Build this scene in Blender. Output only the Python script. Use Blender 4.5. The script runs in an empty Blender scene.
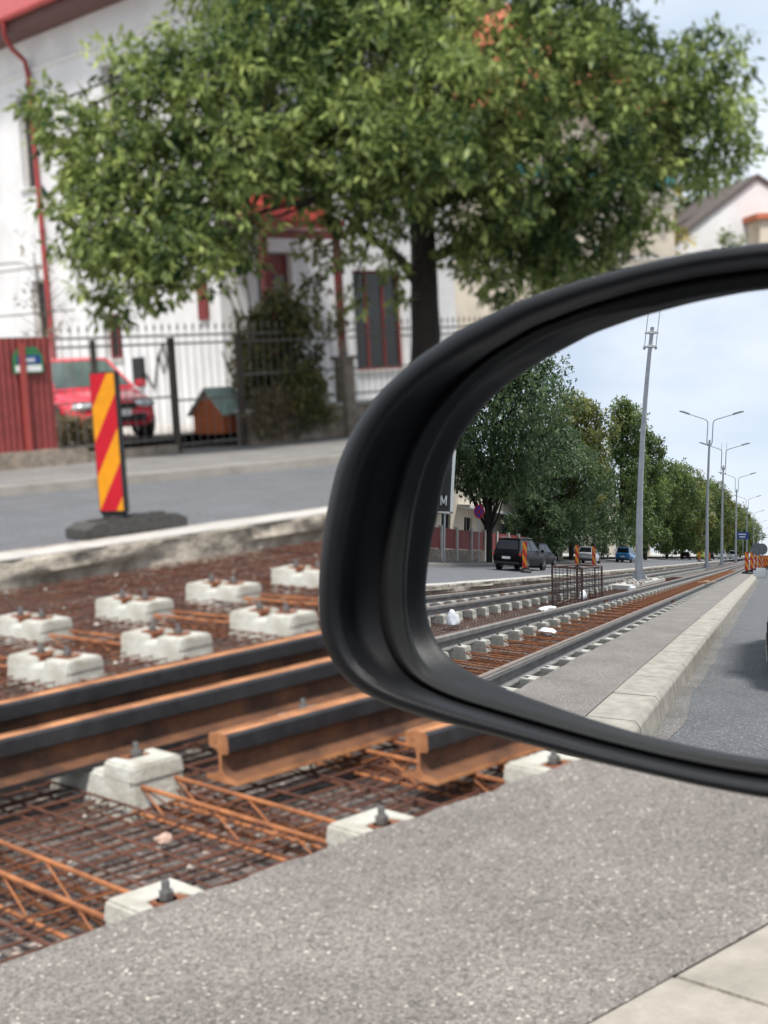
import bpy, bmesh, math, random
import numpy as np
from mathutils import Vector, Matrix, noise as mnoise
random.seed(7); RNG = np.random.default_rng(7)
SC = bpy.context.scene
COL = SC.collection
R = math.radians

# ------------------------------------------------------------------ camera
# world: X along the street (forward), Y across it to the left, Z up, the median's asphalt is Z = 0
H = 1.35
F = 1450.0
def _basis():
    X = np.array([1928-384, 512-280., F]); X /= np.linalg.norm(X)
    P = np.array([-1025-384, 512-450., F]); P -= X*P.dot(X); P /= np.linalg.norm(P)
    Z = -np.cross(X, P)
    return np.array([X, P, Z])
RM = _basis()
CO = np.array([0, 0, H])
cam = bpy.data.cameras.new('camera'); camo = bpy.data.objects.new('camera', cam); COL.objects.link(camo)
rt, up, fw = RM @ [1., 0, 0], RM @ [0, 1., 0], RM @ [0, 0, 1.]
mw = Matrix(((rt[0], up[0], -fw[0], CO[0]), (rt[1], up[1], -fw[1], CO[1]), (rt[2], up[2], -fw[2], CO[2]), (0, 0, 0, 1)))
camo.matrix_world = mw
cam.sensor_fit = 'VERTICAL'; cam.sensor_height = 4.845; cam.sensor_width = 3.634
cam.lens = F/1024*cam.sensor_height
cam.clip_start = 0.02; cam.clip_end = 3000
cam.dof.use_dof = True; cam.dof.focus_distance = 1.04; cam.dof.aperture_fstop = 1.9
SC.camera = camo

# ------------------------------------------------------------------ world, sun, exposure
SUN_EL, SUN_AZ = R(60), math.atan2(-0.50, -0.75)        # direction towards the sun
w = bpy.data.worlds.new('World'); SC.world = w; w.use_nodes = True
nt = w.node_tree; nt.nodes.clear()
o_ = nt.nodes.new('ShaderNodeOutputWorld'); bg = nt.nodes.new('ShaderNodeBackground')
sky = nt.nodes.new('ShaderNodeTexSky'); sky.sky_type = 'NISHITA'; sky.sun_disc = False
sky.sun_elevation = SUN_EL; sky.sun_rotation = math.pi/2 - SUN_AZ
tc = nt.nodes.new('ShaderNodeTexCoord'); mp = nt.nodes.new('ShaderNodeMapping'); mp.inputs['Scale'].default_value = (1.0, 1.0, 2.6)
mp.inputs['Location'].default_value = (0.3, 1.7, 0.2)
nz = nt.nodes.new('ShaderNodeTexNoise'); nz.inputs['Scale'].default_value = 2.3; nz.inputs['Detail'].default_value = 7; nz.inputs['Roughness'].default_value = .52
rp = nt.nodes.new('ShaderNodeValToRGB'); rp.color_ramp.elements[0].position = .34; rp.color_ramp.elements[1].position = .62
rp.color_ramp.elements[0].color = (.50, .50, .50, 1); rp.color_ramp.elements[1].color = (1, 1, 1, 1)
mx = nt.nodes.new('ShaderNodeMixRGB'); mx.inputs[2].default_value = (7.6, 8.15, 8.9, 1)
lk = nt.links.new
lk(tc.outputs['Generated'], mp.inputs['Vector']); lk(mp.outputs[0], nz.inputs['Vector']); lk(nz.outputs['Fac'], rp.inputs[0])
lk(rp.outputs[0], mx.inputs[0]); lk(sky.outputs[0], mx.inputs[1]); lk(mx.outputs[0], bg.inputs[0]); lk(bg.outputs[0], o_.inputs[0])
bg.inputs[1].default_value = 0.097
sun = bpy.data.lights.new('sun', 'SUN'); sun.energy = 3.9; sun.angle = R(10); sun.color = (1, .95, .88)
suno = bpy.data.objects.new('sun', sun); COL.objects.link(suno)
sd = Vector((math.cos(SUN_AZ)*math.cos(SUN_EL), math.sin(SUN_AZ)*math.cos(SUN_EL), math.sin(SUN_EL)))
suno.rotation_euler = sd.to_track_quat('Z', 'Y').to_euler()
SC.view_settings.view_transform = 'Standard'; SC.view_settings.look = 'None'
SC.view_settings.exposure = 0.45; SC.view_settings.gamma = 1
SC.render.engine = 'CYCLES'
SC.cycles.max_bounces = 8; SC.cycles.glossy_bounces = 4; SC.cycles.transparent_max_bounces = 8

# ------------------------------------------------------------------ materials
MATS = {}
def mat(name, col, rough=.7, var=.25, scale=6., bump=0., bscale=None, metal=0., spec=.5, col2=None, detail=5, coat=0., trans=0., emit=None):
    if name in MATS: return MATS[name]
    m = bpy.data.materials.new(name); m.use_nodes = True; t = m.node_tree; b = t.nodes['Principled BSDF']
    b.inputs['Roughness'].default_value = rough; b.inputs['Metallic'].default_value = metal
    b.inputs['Specular IOR Level'].default_value = spec
    if coat: b.inputs['Coat Weight'].default_value = coat; b.inputs['Coat Roughness'].default_value = .05
    c = t.nodes.new('ShaderNodeTexCoord')
    n = t.nodes.new('ShaderNodeTexNoise'); n.inputs['Scale'].default_value = scale; n.inputs['Detail'].default_value = detail; n.inputs['Roughness'].default_value = .6
    t.links.new(c.outputs['Object'], n.inputs['Vector'])
    r = t.nodes.new('ShaderNodeValToRGB'); r.color_ramp.elements[0].position = .3; r.color_ramp.elements[1].position = .62
    c1 = [max(0, x*(1-var)) for x in col]; c2 = [min(1, x*(1+var)) for x in (col2 or col)]
    if col2: c1 = list(col); c2 = list(col2)
    r.color_ramp.elements[0].color = (*c1, 1); r.color_ramp.elements[1].color = (*c2, 1)
    t.links.new(n.outputs['Fac'], r.inputs[0]); t.links.new(r.outputs[0], b.inputs['Base Color'])
    if bump:
        n2 = t.nodes.new('ShaderNodeTexNoise'); n2.inputs['Scale'].default_value = bscale or scale*6; n2.inputs['Detail'].default_value = 6
        t.links.new(c.outputs['Object'], n2.inputs['Vector'])
        bp = t.nodes.new('ShaderNodeBump'); bp.inputs['Strength'].default_value = bump; bp.inputs['Distance'].default_value = .02
        t.links.new(n2.outputs['Fac'], bp.inputs['Height']); t.links.new(bp.outputs[0], b.inputs['Normal'])
    MATS[name] = m
    return m

def aggregate(name, lo, hi, size, white=.06, rough=.85, bump=.5, big=None, stain=.25, crack=0.):
    """asphalt with visible stones: one random shade per voronoi cell, large soft wear on top"""
    m = bpy.data.materials.new(name); m.use_nodes = True; t = m.node_tree; b = t.nodes['Principled BSDF']
    b.inputs['Roughness'].default_value = rough
    c = t.nodes.new('ShaderNodeTexCoord')
    wn = t.nodes.new('ShaderNodeTexNoise'); wn.inputs['Scale'].default_value = 1/size*.35
    t.links.new(c.outputs['Object'], wn.inputs['Vector'])
    wm = t.nodes.new('ShaderNodeMixRGB'); wm.blend_type = 'LINEAR_LIGHT'; wm.inputs[0].default_value = size*.18
    t.links.new(c.outputs['Object'], wm.inputs[1]); t.links.new(wn.outputs['Color'], wm.inputs[2])
    v = t.nodes.new('ShaderNodeTexVoronoi'); v.inputs['Scale'].default_value = 1/size; v.inputs['Randomness'].default_value = 1
    t.links.new(wm.outputs[0], v.inputs['Vector'])
    s = t.nodes.new('ShaderNodeSeparateColor'); t.links.new(v.outputs['Color'], s.inputs[0])
    r = t.nodes.new('ShaderNodeValToRGB'); e = r.color_ramp.elements
    e[0].position = 0; e[0].color = (*lo, 1); e[1].position = 1-white; e[1].color = (*hi, 1)
    e2 = r.color_ramp.elements.new(1-white*.45); e2.color = (min(1, hi[0]*2.0), min(1, hi[1]*2.0), min(1, hi[2]*1.95), 1)
    t.links.new(s.outputs[0], r.inputs[0])
    n = t.nodes.new('ShaderNodeTexNoise'); n.inputs['Scale'].default_value = big or 1.6; n.inputs['Detail'].default_value = 8; n.inputs['Roughness'].default_value = .65
    t.links.new(c.outputs['Object'], n.inputs['Vector'])
    mr = t.nodes.new('ShaderNodeMapRange'); mr.inputs['From Min'].default_value = .3; mr.inputs['From Max'].default_value = .7
    mr.inputs['To Min'].default_value = 1-stain; mr.inputs['To Max'].default_value = 1+stain
    t.links.new(n.outputs['Fac'], mr.inputs[0])
    mm = t.nodes.new('ShaderNodeMixRGB'); mm.blend_type = 'MULTIPLY'; mm.inputs[0].default_value = 1
    t.links.new(r.outputs[0], mm.inputs[1]); t.links.new(mr.outputs[0], mm.inputs[2]); last = mm.outputs[0]
    if crack:
        vd = t.nodes.new('ShaderNodeTexVoronoi'); vd.feature = 'DISTANCE_TO_EDGE'; vd.inputs['Scale'].default_value = crack
        wz = t.nodes.new('ShaderNodeTexNoise'); wz.inputs['Scale'].default_value = 3.; wz.inputs['Detail'].default_value = 8
        wx = t.nodes.new('ShaderNodeMixRGB'); wx.blend_type = 'LINEAR_LIGHT'; wx.inputs[0].default_value = .16
        t.links.new(c.outputs['Object'], wz.inputs['Vector']); t.links.new(c.outputs['Object'], wx.inputs[1]); t.links.new(wz.outputs['Color'], wx.inputs[2]); t.links.new(wx.outputs[0], vd.inputs['Vector'])
        cr = t.nodes.new('ShaderNodeValToRGB'); cr.color_ramp.elements[0].position = .0; cr.color_ramp.elements[0].color = (.30, .28, .26, 1); cr.color_ramp.elements[1].position = .006; cr.color_ramp.elements[1].color = (1, 1, 1, 1)
        t.links.new(vd.outputs['Distance'], cr.inputs[0])
        gz = t.nodes.new('ShaderNodeTexNoise'); gz.inputs['Scale'].default_value = .55; t.links.new(c.outputs['Object'], gz.inputs['Vector'])
        gr = t.nodes.new('ShaderNodeMapRange'); gr.inputs['From Min'].default_value = .50; gr.inputs['From Max'].default_value = .60; t.links.new(gz.outputs['Fac'], gr.inputs[0])
        cm = t.nodes.new('ShaderNodeMixRGB'); cm.blend_type = 'MULTIPLY'; t.links.new(gr.outputs[0], cm.inputs[0]); t.links.new(last, cm.inputs[1]); t.links.new(cr.outputs[0], cm.inputs[2]); last = cm.outputs[0]
    t.links.new(last, b.inputs['Base Color'])
    bp = t.nodes.new('ShaderNodeBump'); bp.inputs['Strength'].default_value = bump; bp.inputs['Distance'].default_value = size*.5
    iv = t.nodes.new('ShaderNodeMath'); iv.operation = 'MULTIPLY'; iv.inputs[1].default_value = -1
    t.links.new(v.outputs['Distance'], iv.inputs[0]); t.links.new(iv.outputs[0], bp.inputs['Height']); t.links.new(bp.outputs[0], b.inputs['Normal'])
    MATS[name] = m
    return m

def leaf_mat(name, dark, light, trans=.3):
    m = bpy.data.materials.new(name); m.use_nodes = True; t = m.node_tree; b = t.nodes['Principled BSDF']
    a = t.nodes.new('ShaderNodeAttribute'); a.attribute_name = 'shade'
    r = t.nodes.new('ShaderNodeValToRGB'); r.color_ramp.elements[0].color = (*dark, 1); r.color_ramp.elements[1].color = (*light, 1)
    t.links.new(a.outputs['Fac'], r.inputs[0]); t.links.new(r.outputs[0], b.inputs['Base Color'])
    b.inputs['Roughness'].default_value = .5; b.inputs['Specular IOR Level'].default_value = .35
    tr = t.nodes.new('ShaderNodeBsdfTranslucent'); t.links.new(r.outputs[0], tr.inputs[0])
    ms = t.nodes.new('ShaderNodeMixShader'); ms.inputs[0].default_value = trans
    t.links.new(b.outputs[0], ms.inputs[1]); t.links.new(tr.outputs[0], ms.inputs[2])
    t.links.new(ms.outputs[0], t.nodes['Material Output'].inputs[0])
    MATS[name] = m
    return m

def glass_mat(name, col, rough=.05):
    m = bpy.data.materials.new(name); m.use_nodes = True; b = m.node_tree.nodes['Principled BSDF']
    b.inputs['Base Color'].default_value = (*col, 1); b.inputs['Roughness'].default_value = rough; b.inputs['Specular IOR Level'].default_value = .5
    MATS[name] = m
    return m

M_asph = aggregate('median_asphalt', (.088, .079, .071), (.255, .229, .205), .0068, white=.022, bump=.6, stain=.22)
M_road = aggregate('road_asphalt', (.07, .072, .078), (.15, .153, .163), .011, white=.05, bump=.35, stain=.16)
M_lane = aggregate('lane_asphalt', (.045, .047, .05), (.12, .123, .13), .010, white=.06, bump=.5, stain=.14)
M_pave = aggregate('pavement_asphalt', (.13, .125, .12), (.23, .22, .21), .012, white=.03, bump=.3, stain=.25)
M_kerb = mat('kerb_stone', (.31, .285, .24), .85, .22, 5, .4, 90)
M_conc = mat('rough_concrete', (.15, .13, .105), .92, 0, 5.5, 1., 24, col2=(.47, .42, .345), detail=9)
M_slab = mat('slab_concrete', (.42, .40, .37), .9, .18, 3, .3, 60)
M_dusty = mat('dusty_kerb', (.24, .225, .20), .9, .18, 3, .3, 60)
M_block = mat('sleeper_concrete', (.29, .265, .21), .85, 0, 4.5, .3, 60, col2=(.56, .56, .51), detail=9)
M_rebar = mat('rebar_rust', (.055, .025, .018), .85, 0, 5, .3, 200, col2=(.155, .060, .034))
M_gird = mat('girder_rust', (.17, .060, .025), .8, 0, 9, .3, 200, col2=(.42, .16, .058))
M_bed = aggregate('track_bed_gravel', (.035, .03, .028), (.17, .14, .125), .022, white=.05, bump=1., stain=.45, big=2.2)
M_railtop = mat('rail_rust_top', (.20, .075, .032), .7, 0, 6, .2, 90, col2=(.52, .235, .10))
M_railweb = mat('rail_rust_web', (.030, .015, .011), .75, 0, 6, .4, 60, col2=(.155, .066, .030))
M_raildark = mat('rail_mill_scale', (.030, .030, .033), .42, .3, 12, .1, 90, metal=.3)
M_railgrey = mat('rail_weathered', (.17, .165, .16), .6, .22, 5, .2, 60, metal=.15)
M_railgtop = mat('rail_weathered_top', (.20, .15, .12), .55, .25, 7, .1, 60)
M_clip = mat('clip_rust', (.20, .075, .035), .8, .3, 30, .3, 200)
M_steel = mat('bolt_steel', (.16, .155, .15), .5, .3, 30, .1, 200, metal=.6)
M_plastic = mat('mirror_black_plastic', (.006, .0065, .0078), .48, .25, 14, .10, 1100, spec=.22)
M_bezel = mat('mirror_bezel_plastic', (.010, .0105, .0105), .62, .12, 40, .06, 900, spec=.16)
M_mirror = bpy.data.materials.new('mirror_silver'); M_mirror.use_nodes = True
_b = M_mirror.node_tree.nodes['Principled BSDF']; _b.inputs['Metallic'].default_value = 1; _b.inputs['Roughness'].default_value = 0
_b.inputs['Base Color'].default_value = (.86, .88, .90, 1)
M_white = mat('white_render', (.61, .61, .615), .9, .10, .8, .1, 60)
M_white2 = mat('warm_white_render', (.62, .61, .59), .9, .08, 1.5, .1, 60)  # off-white of the moulding, slightly warmer than the walls
M_beige = mat('beige_render', (.55, .49, .40), .9, .14, 1.1, .1, 50)
M_cream = mat('cream_render', (.62, .56, .46), .9, .1, 1.1, .1, 50)
M_redroof = mat('red_sheet_roof', (.30, .030, .024), .5, .15, 4)
M_tile = mat('terracotta_tiles', (.40, .12, .06), .8, .3, 9, .4, 30)
M_redpipe = mat('red_downpipe', (.27, .030, .030), .5, .12, 8)
M_redwood = mat('dark_red_wood', (.14, .016, .014), .6, .3, 14)
M_redsheet = mat('red_corrugated_sheet', (.20, .035, .032), .55, .18, 5)
M_redsheet2 = mat('bright_red_post', (.30, .05, .042), .55, .15, 5)
M_iron = mat('iron_bars', (.12, .11, .10), .6, .3, 14)
M_ironrust = mat('iron_post_brown', (.05, .038, .028), .7, .3, 14)
M_stone = mat('stone_wall', (.15, .12, .095), .95, 0, 5, .9, 14, col2=(.32, .27, .22))
M_dark = mat('dark_void', (.012, .012, .013), .7, .2, 8)
M_winglass = glass_mat('window_glass', (.012, .014, .016), .12)
M_carglass = glass_mat('car_glass', (.012, .014, .016), .04)
M_greenglass = glass_mat('windscreen_glass', (.10, .14, .13), .06)
M_tyre = mat('tyre_rubber', (.012, .012, .012), .85, .2, 20)
M_rim = mat('alloy_rim', (.30, .30, .31), .35, .1, 20, metal=.8)
M_chrome = mat('headlamp_glass', (.62, .64, .66), .15, .2, 30, metal=.3)
M_tail = mat('tail_lamp', (.45, .015, .012), .25, .2, 30)
M_plate = mat('number_plate', (.70, .70, .70), .5, .05, 30)
M_black = mat('black_rubber', (.022, .022, .022), .75, .3, 12, .2, 120)
M_rubber = mat('recycled_rubber', (.06, .058, .055), .9, .3, 25, .6, 160)
M_sred = mat('sign_red_film', (.46, .005, .018), .4, .08, 10)
M_syel = mat('sign_yellow_film', (.66, .26, .004), .4, .08, 10)
M_sor = mat('sign_orange_film', (.80, .20, .008), .4, .08, 10)
M_galv = mat('galvanised_steel', (.33, .345, .36), .5, .12, 4, .05, 40, metal=.35)
M_green = mat('sign_green', (.03, .16, .06), .5, .1, 10)
M_blue = mat('sign_blue', (.012, .045, .22), .5, .1, 10)
M_signwhite = mat('sign_white', (.70, .72, .70), .5, .06, 10)
M_orange = mat('kennel_orange_wood', (.38, .10, .03), .8, .2, 9)
M_teal = mat('teal_sheet', (.30, .40, .36), .6, .2, 6)
M_tealb = mat('teal_cladding', (.03, .22, .25), .6, .2, 6)
M_bark = mat('bark', (.020, .016, .013), .95, .4, 9, .9, 30)
M_barkl = mat('bark_light', (.09, .075, .06), .95, .4, 9, .9, 30)
M_bag = mat('white_plastic_sack', (.75, .76, .78), .5, .06, 9, .4, 30)
M_plank = mat('raw_plank', (.48, .34, .2), .8, .2, 7)
M_rubble = mat('rubble', (.22, .18, .15), .95, 0, 9, .6, 30, col2=(.46, .42, .37))
M_paint = {}
def paint(name, col, coat=.8):
    if name not in M_paint: M_paint[name] = mat(name+'_car_paint', col, .3, .04, 2, coat=coat if max(col) > .05 else 0., spec=.5 if max(col) > .05 else .12)
    return M_paint[name]
M_leaf = leaf_mat('ash_leaves', (.012, .046, .016), (.45, .54, .17), .42)
M_leafd = leaf_mat('dark_leaves', (.018, .045, .020), (.17, .25, .105), .35)
M_leafm = leaf_mat('mid_leaves', (.030, .065, .018), (.26, .34, .10), .4)
M_leafy = leaf_mat('yellowing_leaves', (.050, .075, .018), (.33, .34, .10), .4)
M_ivy = leaf_mat('ivy_leaves', (.045, .060, .020), (.28, .26, .10), .35)
M_gold = leaf_mat('golden_leaves', (.17, .14, .02), (.42, .34, .05), .3)
M_grass = leaf_mat('dry_grass', (.10, .085, .045), (.32, .25, .14), .3)

# ------------------------------------------------------------------ mesh helpers
class MB:
    def __init__(s): s.v = []; s.f = []; s.mi = []; s.cur = 0
    def add(s, vs, fs):
        n = len(s.v); s.v += [tuple(map(float, p)) for p in vs]
        for f in fs: s.f.append(tuple(i+n for i in f)); s.mi.append(s.cur)
        return s
    def box(s, c, d, rz=0., taper=(1, 1)):
        x, y, z = d[0]/2, d[1]/2, d[2]/2; a, b = taper
        p = [(-x, -y, -z), (x, -y, -z), (x, y, -z), (-x, y, -z), (-x*a, -y*b, z), (x*a, -y*b, z), (x*a, y*b, z), (-x*a, y*b, z)]
        cs, sn = math.cos(rz), math.sin(rz)
        p = [(c[0]+q[0]*cs-q[1]*sn, c[1]+q[0]*sn+q[1]*cs, c[2]+q[2]) for q in p]
        return s.add(p, [(0, 3, 2, 1), (4, 5, 6, 7), (0, 1, 5, 4), (1, 2, 6, 5), (2, 3, 7, 6), (3, 0, 4, 7)])
    def prism(s, poly, fn, a, b):
        """poly of 2-D points, fn(u, v, w) -> xyz, extruded w from a to b"""
        n = len(poly)
        vs = [fn(u, v, a) for u, v in poly]+[fn(u, v, b) for u, v in poly]
        fs = [(i, (i+1) % n, n+(i+1) % n, n+i) for i in range(n)]+[tuple(range(n-1, -1, -1)), tuple(range(n, 2*n))]
        return s.add(vs, fs)
    def tube(s, pts, r, n=8, cap=True):
        pts = [Vector(p) for p in pts]
        if not hasattr(r, '__len__'): r = [r]*len(pts)
        rings = []
        prev = None
        for i, p in enumerate(pts):
            d = (pts[min(i+1, len(pts)-1)]-pts[max(i-1, 0)])
            if d.length < 1e-9: d = Vector((0, 0, 1))
            d.normalize()
            if prev is None:
                u = d.orthogonal().normalized()
            else:
                u = (prev-d*prev.dot(d))
                u = u.normalized() if u.length > 1e-6 else d.orthogonal().normalized()
            prev = u; v = d.cross(u)
            rings.append([p+(u*math.cos(2*math.pi*k/n)+v*math.sin(2*math.pi*k/n))*r[i] for k in range(n)])
        vs = [q for ring in rings for q in ring]
        fs = [(i*n+k, i*n+(k+1) % n, (i+1)*n+(k+1) % n, (i+1)*n+k) for i in range(len(pts)-1) for k in range(n)]
        if cap: fs += [tuple(range(n-1, -1, -1)), tuple((len(pts)-1)*n+k for k in range(n))]
        return s.add(vs, fs)
    def lathe(s, prof, c, axis='z', n=24, closed=False):
        vs = []
        for r_, h in prof:
            for k in range(n):
                a = 2*math.pi*k/n; x, y = r_*math.cos(a), r_*math.sin(a)
                vs.append({'z': (c[0]+x, c[1]+y, c[2]+h), 'y': (c[0]+x, c[1]+h, c[2]+y), 'x': (c[0]+h, c[1]+x, c[2]+y)}[axis])
        m = len(prof)
        fs = [(i*n+k, i*n+(k+1) % n, ((i+1) % m)*n+(k+1) % n, ((i+1) % m)*n+k) for i in range(m if closed else m-1) for k in range(n)]
        if not closed: fs += [tuple(range(n-1, -1, -1)), tuple((m-1)*n+k for k in range(n))]
        return s.add(vs, fs)
    def build(s, name, m, parent=None, smooth=False, bevel=0, angle=40):
        me = bpy.data.meshes.new(name); me.from_pydata(s.v, [], s.f)
        ms = m if isinstance(m, (list, tuple)) else [m]
        for q in ms: me.materials.append(q)
        if len(ms) > 1: me.polygons.foreach_set('material_index', s.mi)
        b = bmesh.new(); b.from_mesh(me)
        if bevel:
            bmesh.ops.remove_doubles(b, verts=b.verts, dist=1e-5)
            es = [e for e in b.edges if len(e.link_faces) == 2 and e.calc_face_angle(0) > R(28)]
            bmesh.ops.bevel(b, geom=es, offset=bevel, segments=2, affect='EDGES', clamp_overlap=True)
        bmesh.ops.recalc_face_normals(b, faces=b.faces)
        b.to_mesh(me); b.free()
        if smooth:
            me.polygons.foreach_set('use_smooth', [True]*len(me.polygons))
            try: me.set_sharp_from_angle(angle=R(angle))
            except Exception: pass
        o = bpy.data.objects.new(name, me); COL.objects.link(o)
        if parent: o.parent = parent
        return o
def tag(o, label, cat, group=None, kind=None):
    o['label'] = label; o['category'] = cat
    if group: o['group'] = group
    if kind: o['kind'] = kind
    return o
def thing(name, label, cat, loc=(0, 0, 0), rz=0., group=None):
    o = bpy.data.objects.new(name, None); COL.objects.link(o); o.empty_display_size = .2
    o.location = loc; o.rotation_euler = (0, 0, rz)
    return tag(o, label, cat, group)
def struct(name, mb, m, **k):
    o = mb.build(name, m, **k); o['kind'] = 'structure'; return o
def dup(root, loc, rz=None, label=None, group=None, scale=None):
    def cp(o, par):
        c = o.copy(); COL.objects.link(c)
        if par: c.parent = par
        for ch in [q for q in KIDS.get(o.name, [])]: cp(ch, c)
        return c
    if root.name not in KIDS or True:
        stack = [root]
        while stack:
            q = stack.pop(); KIDS[q.name] = list(q.children); stack += KIDS[q.name]
    c = cp(root, None); c.location = loc
    if rz is not None: c.rotation_euler = (0, 0, rz)
    if scale is not None: c.scale = scale if hasattr(scale, '__len__') else (scale,)*3
    if label: c['label'] = label
    if group: c['group'] = group
    return c
KIDS = {}
def N3(x, y, z=0., s=1.): return mnoise.noise(Vector((x*s, y*s, z*s)))

# ================================================================== SETTING
# ground sheet under everything
g = MB(); g.add([(-900, -500, -.62), (700, -500, -.62), (700, 800, -.62), (-900, 800, -.62)], [(0, 1, 2, 3)])
struct('ground', g, M_pave)
# the driver's own carriageway, right of the median
g = MB(); g.add([(-700, -9, -.22), (300, -9, -.22), (300, 1.40, -.22), (-700, 1.40, -.22)], [(0, 1, 2, 3)])
struct('lane', g, M_lane)
g = MB(); xs = np.arange(-70, 20, .25); vs = []
for x in xs: vs += [(x, 1.20+.10*N3(x*.8, 3.)+.04*N3(x*4, 6.), -.216), (x, 1.40, -.216)]
g.add(vs, [(2*i, 2*i+2, 2*i+3, 2*i+1) for i in range(len(xs)-1)]); struct('gutter', g, aggregate('dusty_lane_edge', (.075, .072, .068), (.17, .16, .148), .012, white=.03, bump=.4, stain=.3))
# median asphalt strip: its broken far edge drops into the track bed
def strip_edge(x):
    base = 3.10 if x > 1.3 else (2.72 if x < .4 else 2.72+.38*(x-.4)/.9)
    return base+.035*N3(x*1.7, 3.3)+.02*N3(x*9, 7.7)+.010*N3(x*31, 1.7)
g = MB()
xs = list(np.arange(-110, -12, .5))+list(np.arange(-12, 0, .08))+list(np.arange(0, 12, .03))+list(np.arange(12, 60, .5))
vs = []; fs = []
for x in xs:
    e = strip_edge(x)
    for y, z in ((1.83, 0), (2.2, 0), (2.6, .0), (e-.02, 0), (e, -.007), (e+.012*(1+N3(x*20, .5)), -.05), (e+.03, -.10), (e+.10, -.30)): vs.append((x, y, z))
for i in range(len(xs)-1):
    for k in range(7): fs.append((i*8+k, (i+1)*8+k, (i+1)*8+k+1, i*8+k+1))
g.add(vs, fs); struct('median_pavement', g, M_asph)
# kerb stones with open joints, chamfered towards the lane
g = MB()
x = 1.495-.995*60
k = 0
while x < 40:
    L = .995
    dz = .003*N3(x, 2.2)
    x0, x1 = x+.003, x+L-.003
    if abs(x) < 60:
        jx = 1.495-(-58)
        prof = [(1.36, -.3), (1.375, -.04), (1.41, .003+dz), (1.826+.002*N3(x, 9), .003+dz), (1.826, -.3)]
        g.prism(prof, lambda u, v, w_: (w_, u, v), x0, x1)
    x += L; k += 1
struct('kerb', g, M_kerb, bevel=.007)
# track bed
g = MB()
xs = list(np.arange(-160, -14, 2.))+list(np.arange(-14, 16, .16))+list(np.arange(16, 60, 2.)); ys = np.linspace(2.75, 10.75, 44)
vs = [(x, y, -.232+.018*N3(x*1.3, y*1.3)+.012*N3(x*4, y*4)-.075*min(1, max(0, (y-8.8)/1.2))) for x in xs for y in ys]; ny = len(ys)
g.add(vs, [(i*ny+j, (i+1)*ny+j, (i+1)*ny+j+1, i*ny+j+1) for i in range(len(xs)-1) for j in range(ny-1)])
struct('track_bed', g, M_bed, smooth=True)
# broken concrete edge of the far road slab
g = MB()
xs = list(np.arange(-140, -12, .5))+list(np.arange(-12, 0, .12))+list(np.arange(0, 16, .05))+list(np.arange(16, 60, .5)); zs = [0.002, -.012, -.045, -.09, -.13, -.17, -.21, -.26, -.36]
vs = []
for x in xs:
    brk = max(0, N3(x*.9, 11.)-.1)*.12
    for j, z in enumerate(zs):
        d = .05*N3(x*2.2, z*6, 3.)+.025*N3(x*8, z*20, 1.)
        under = .22*(N3(x*1.1, 5.5)+.4) if z < -.16 else 0
        y = 10.46+(d if j > 0 else .02)+max(0, under)*(1 if z > -.29 else .6)+(brk if j in (1, 2, 3) else 0)
        vs.append((x, y, z if j else z))
nz_ = len(zs)
fs = [(i*nz_+j, (i+1)*nz_+j, (i+1)*nz_+j+1, i*nz_+j+1) for i in range(len(xs)-1) for j in range(nz_-1)]
top = len(vs)
for x in xs: vs.append((x, 11.05+.10*N3(x*.5, 8.8)+.03*N3(x*3, 1.), .002))
for i in range(len(xs)-1): fs.append((i*nz_, top+i, top+i+1, (i+1)*nz_))
g.add(vs, fs); struct('concrete_kerb', g, [M_conc], smooth=True, angle=60)
g2 = MB(); vs = []; 
for x in xs: vs += [(x, 10.47+.01*N3(x*5, 2.), .006), (x, 10.95+.10*N3(x*.7, 4.)+.02*N3(x*6, 2.), .006)]
g2.add(vs, [(2*i, 2*i+2, 2*i+3, 2*i+1) for i in range(len(xs)-1)]); struct('gutter', g2, M_slab)
# far road and far pavement with its kerb
FE = [(-700, 34.), (-160, 21.), (-60, 18.6), (-20, 17.6), (9.1, 16.9), (14, 15.9), (60, 14.6), (200, 12)]
g = MB(); vs = []
for x, y in FE: vs += [(x, 10.6, -.002), (x, y+.05, -.002)]
g.add(vs, [(2*i, 2*i+2, 2*i+3, 2*i+1) for i in range(len(FE)-1)]); struct('road', g, M_road)
g = MB(); vs = []
for x, y in FE: vs += [(x, y+.30, .118), (x, max(y+1.5, 22.0), .13)]
g.add(vs, [(2*i, 2*i+2, 2*i+3, 2*i+1) for i in range(len(FE)-1)]); struct('pavement', g, M_pave)
g = MB()
for (xa, ya), (xb, yb) in zip(FE[1:-1], FE[2:]):
    p = [(xa, ya, -.1), (xa, ya+.02, .12), (xa, ya+.32, .123), (xb, yb, -.1), (xb, yb+.02, .12), (xb, yb+.32, .123)]
    g.add(p, [(0, 3, 4, 1), (1, 4, 5, 2)])
struct('kerb', g, M_dusty)
# dusty gutter strip between far road and kerb
# the yard beyond the fence
g = MB(); g.add([(-700, 21.6, .38), (300, 21.6, .38), (300, 400, .5), (-700, 400, .5)], [(0, 1, 2, 3)]); struct('yard', g, M_slab)

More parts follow.
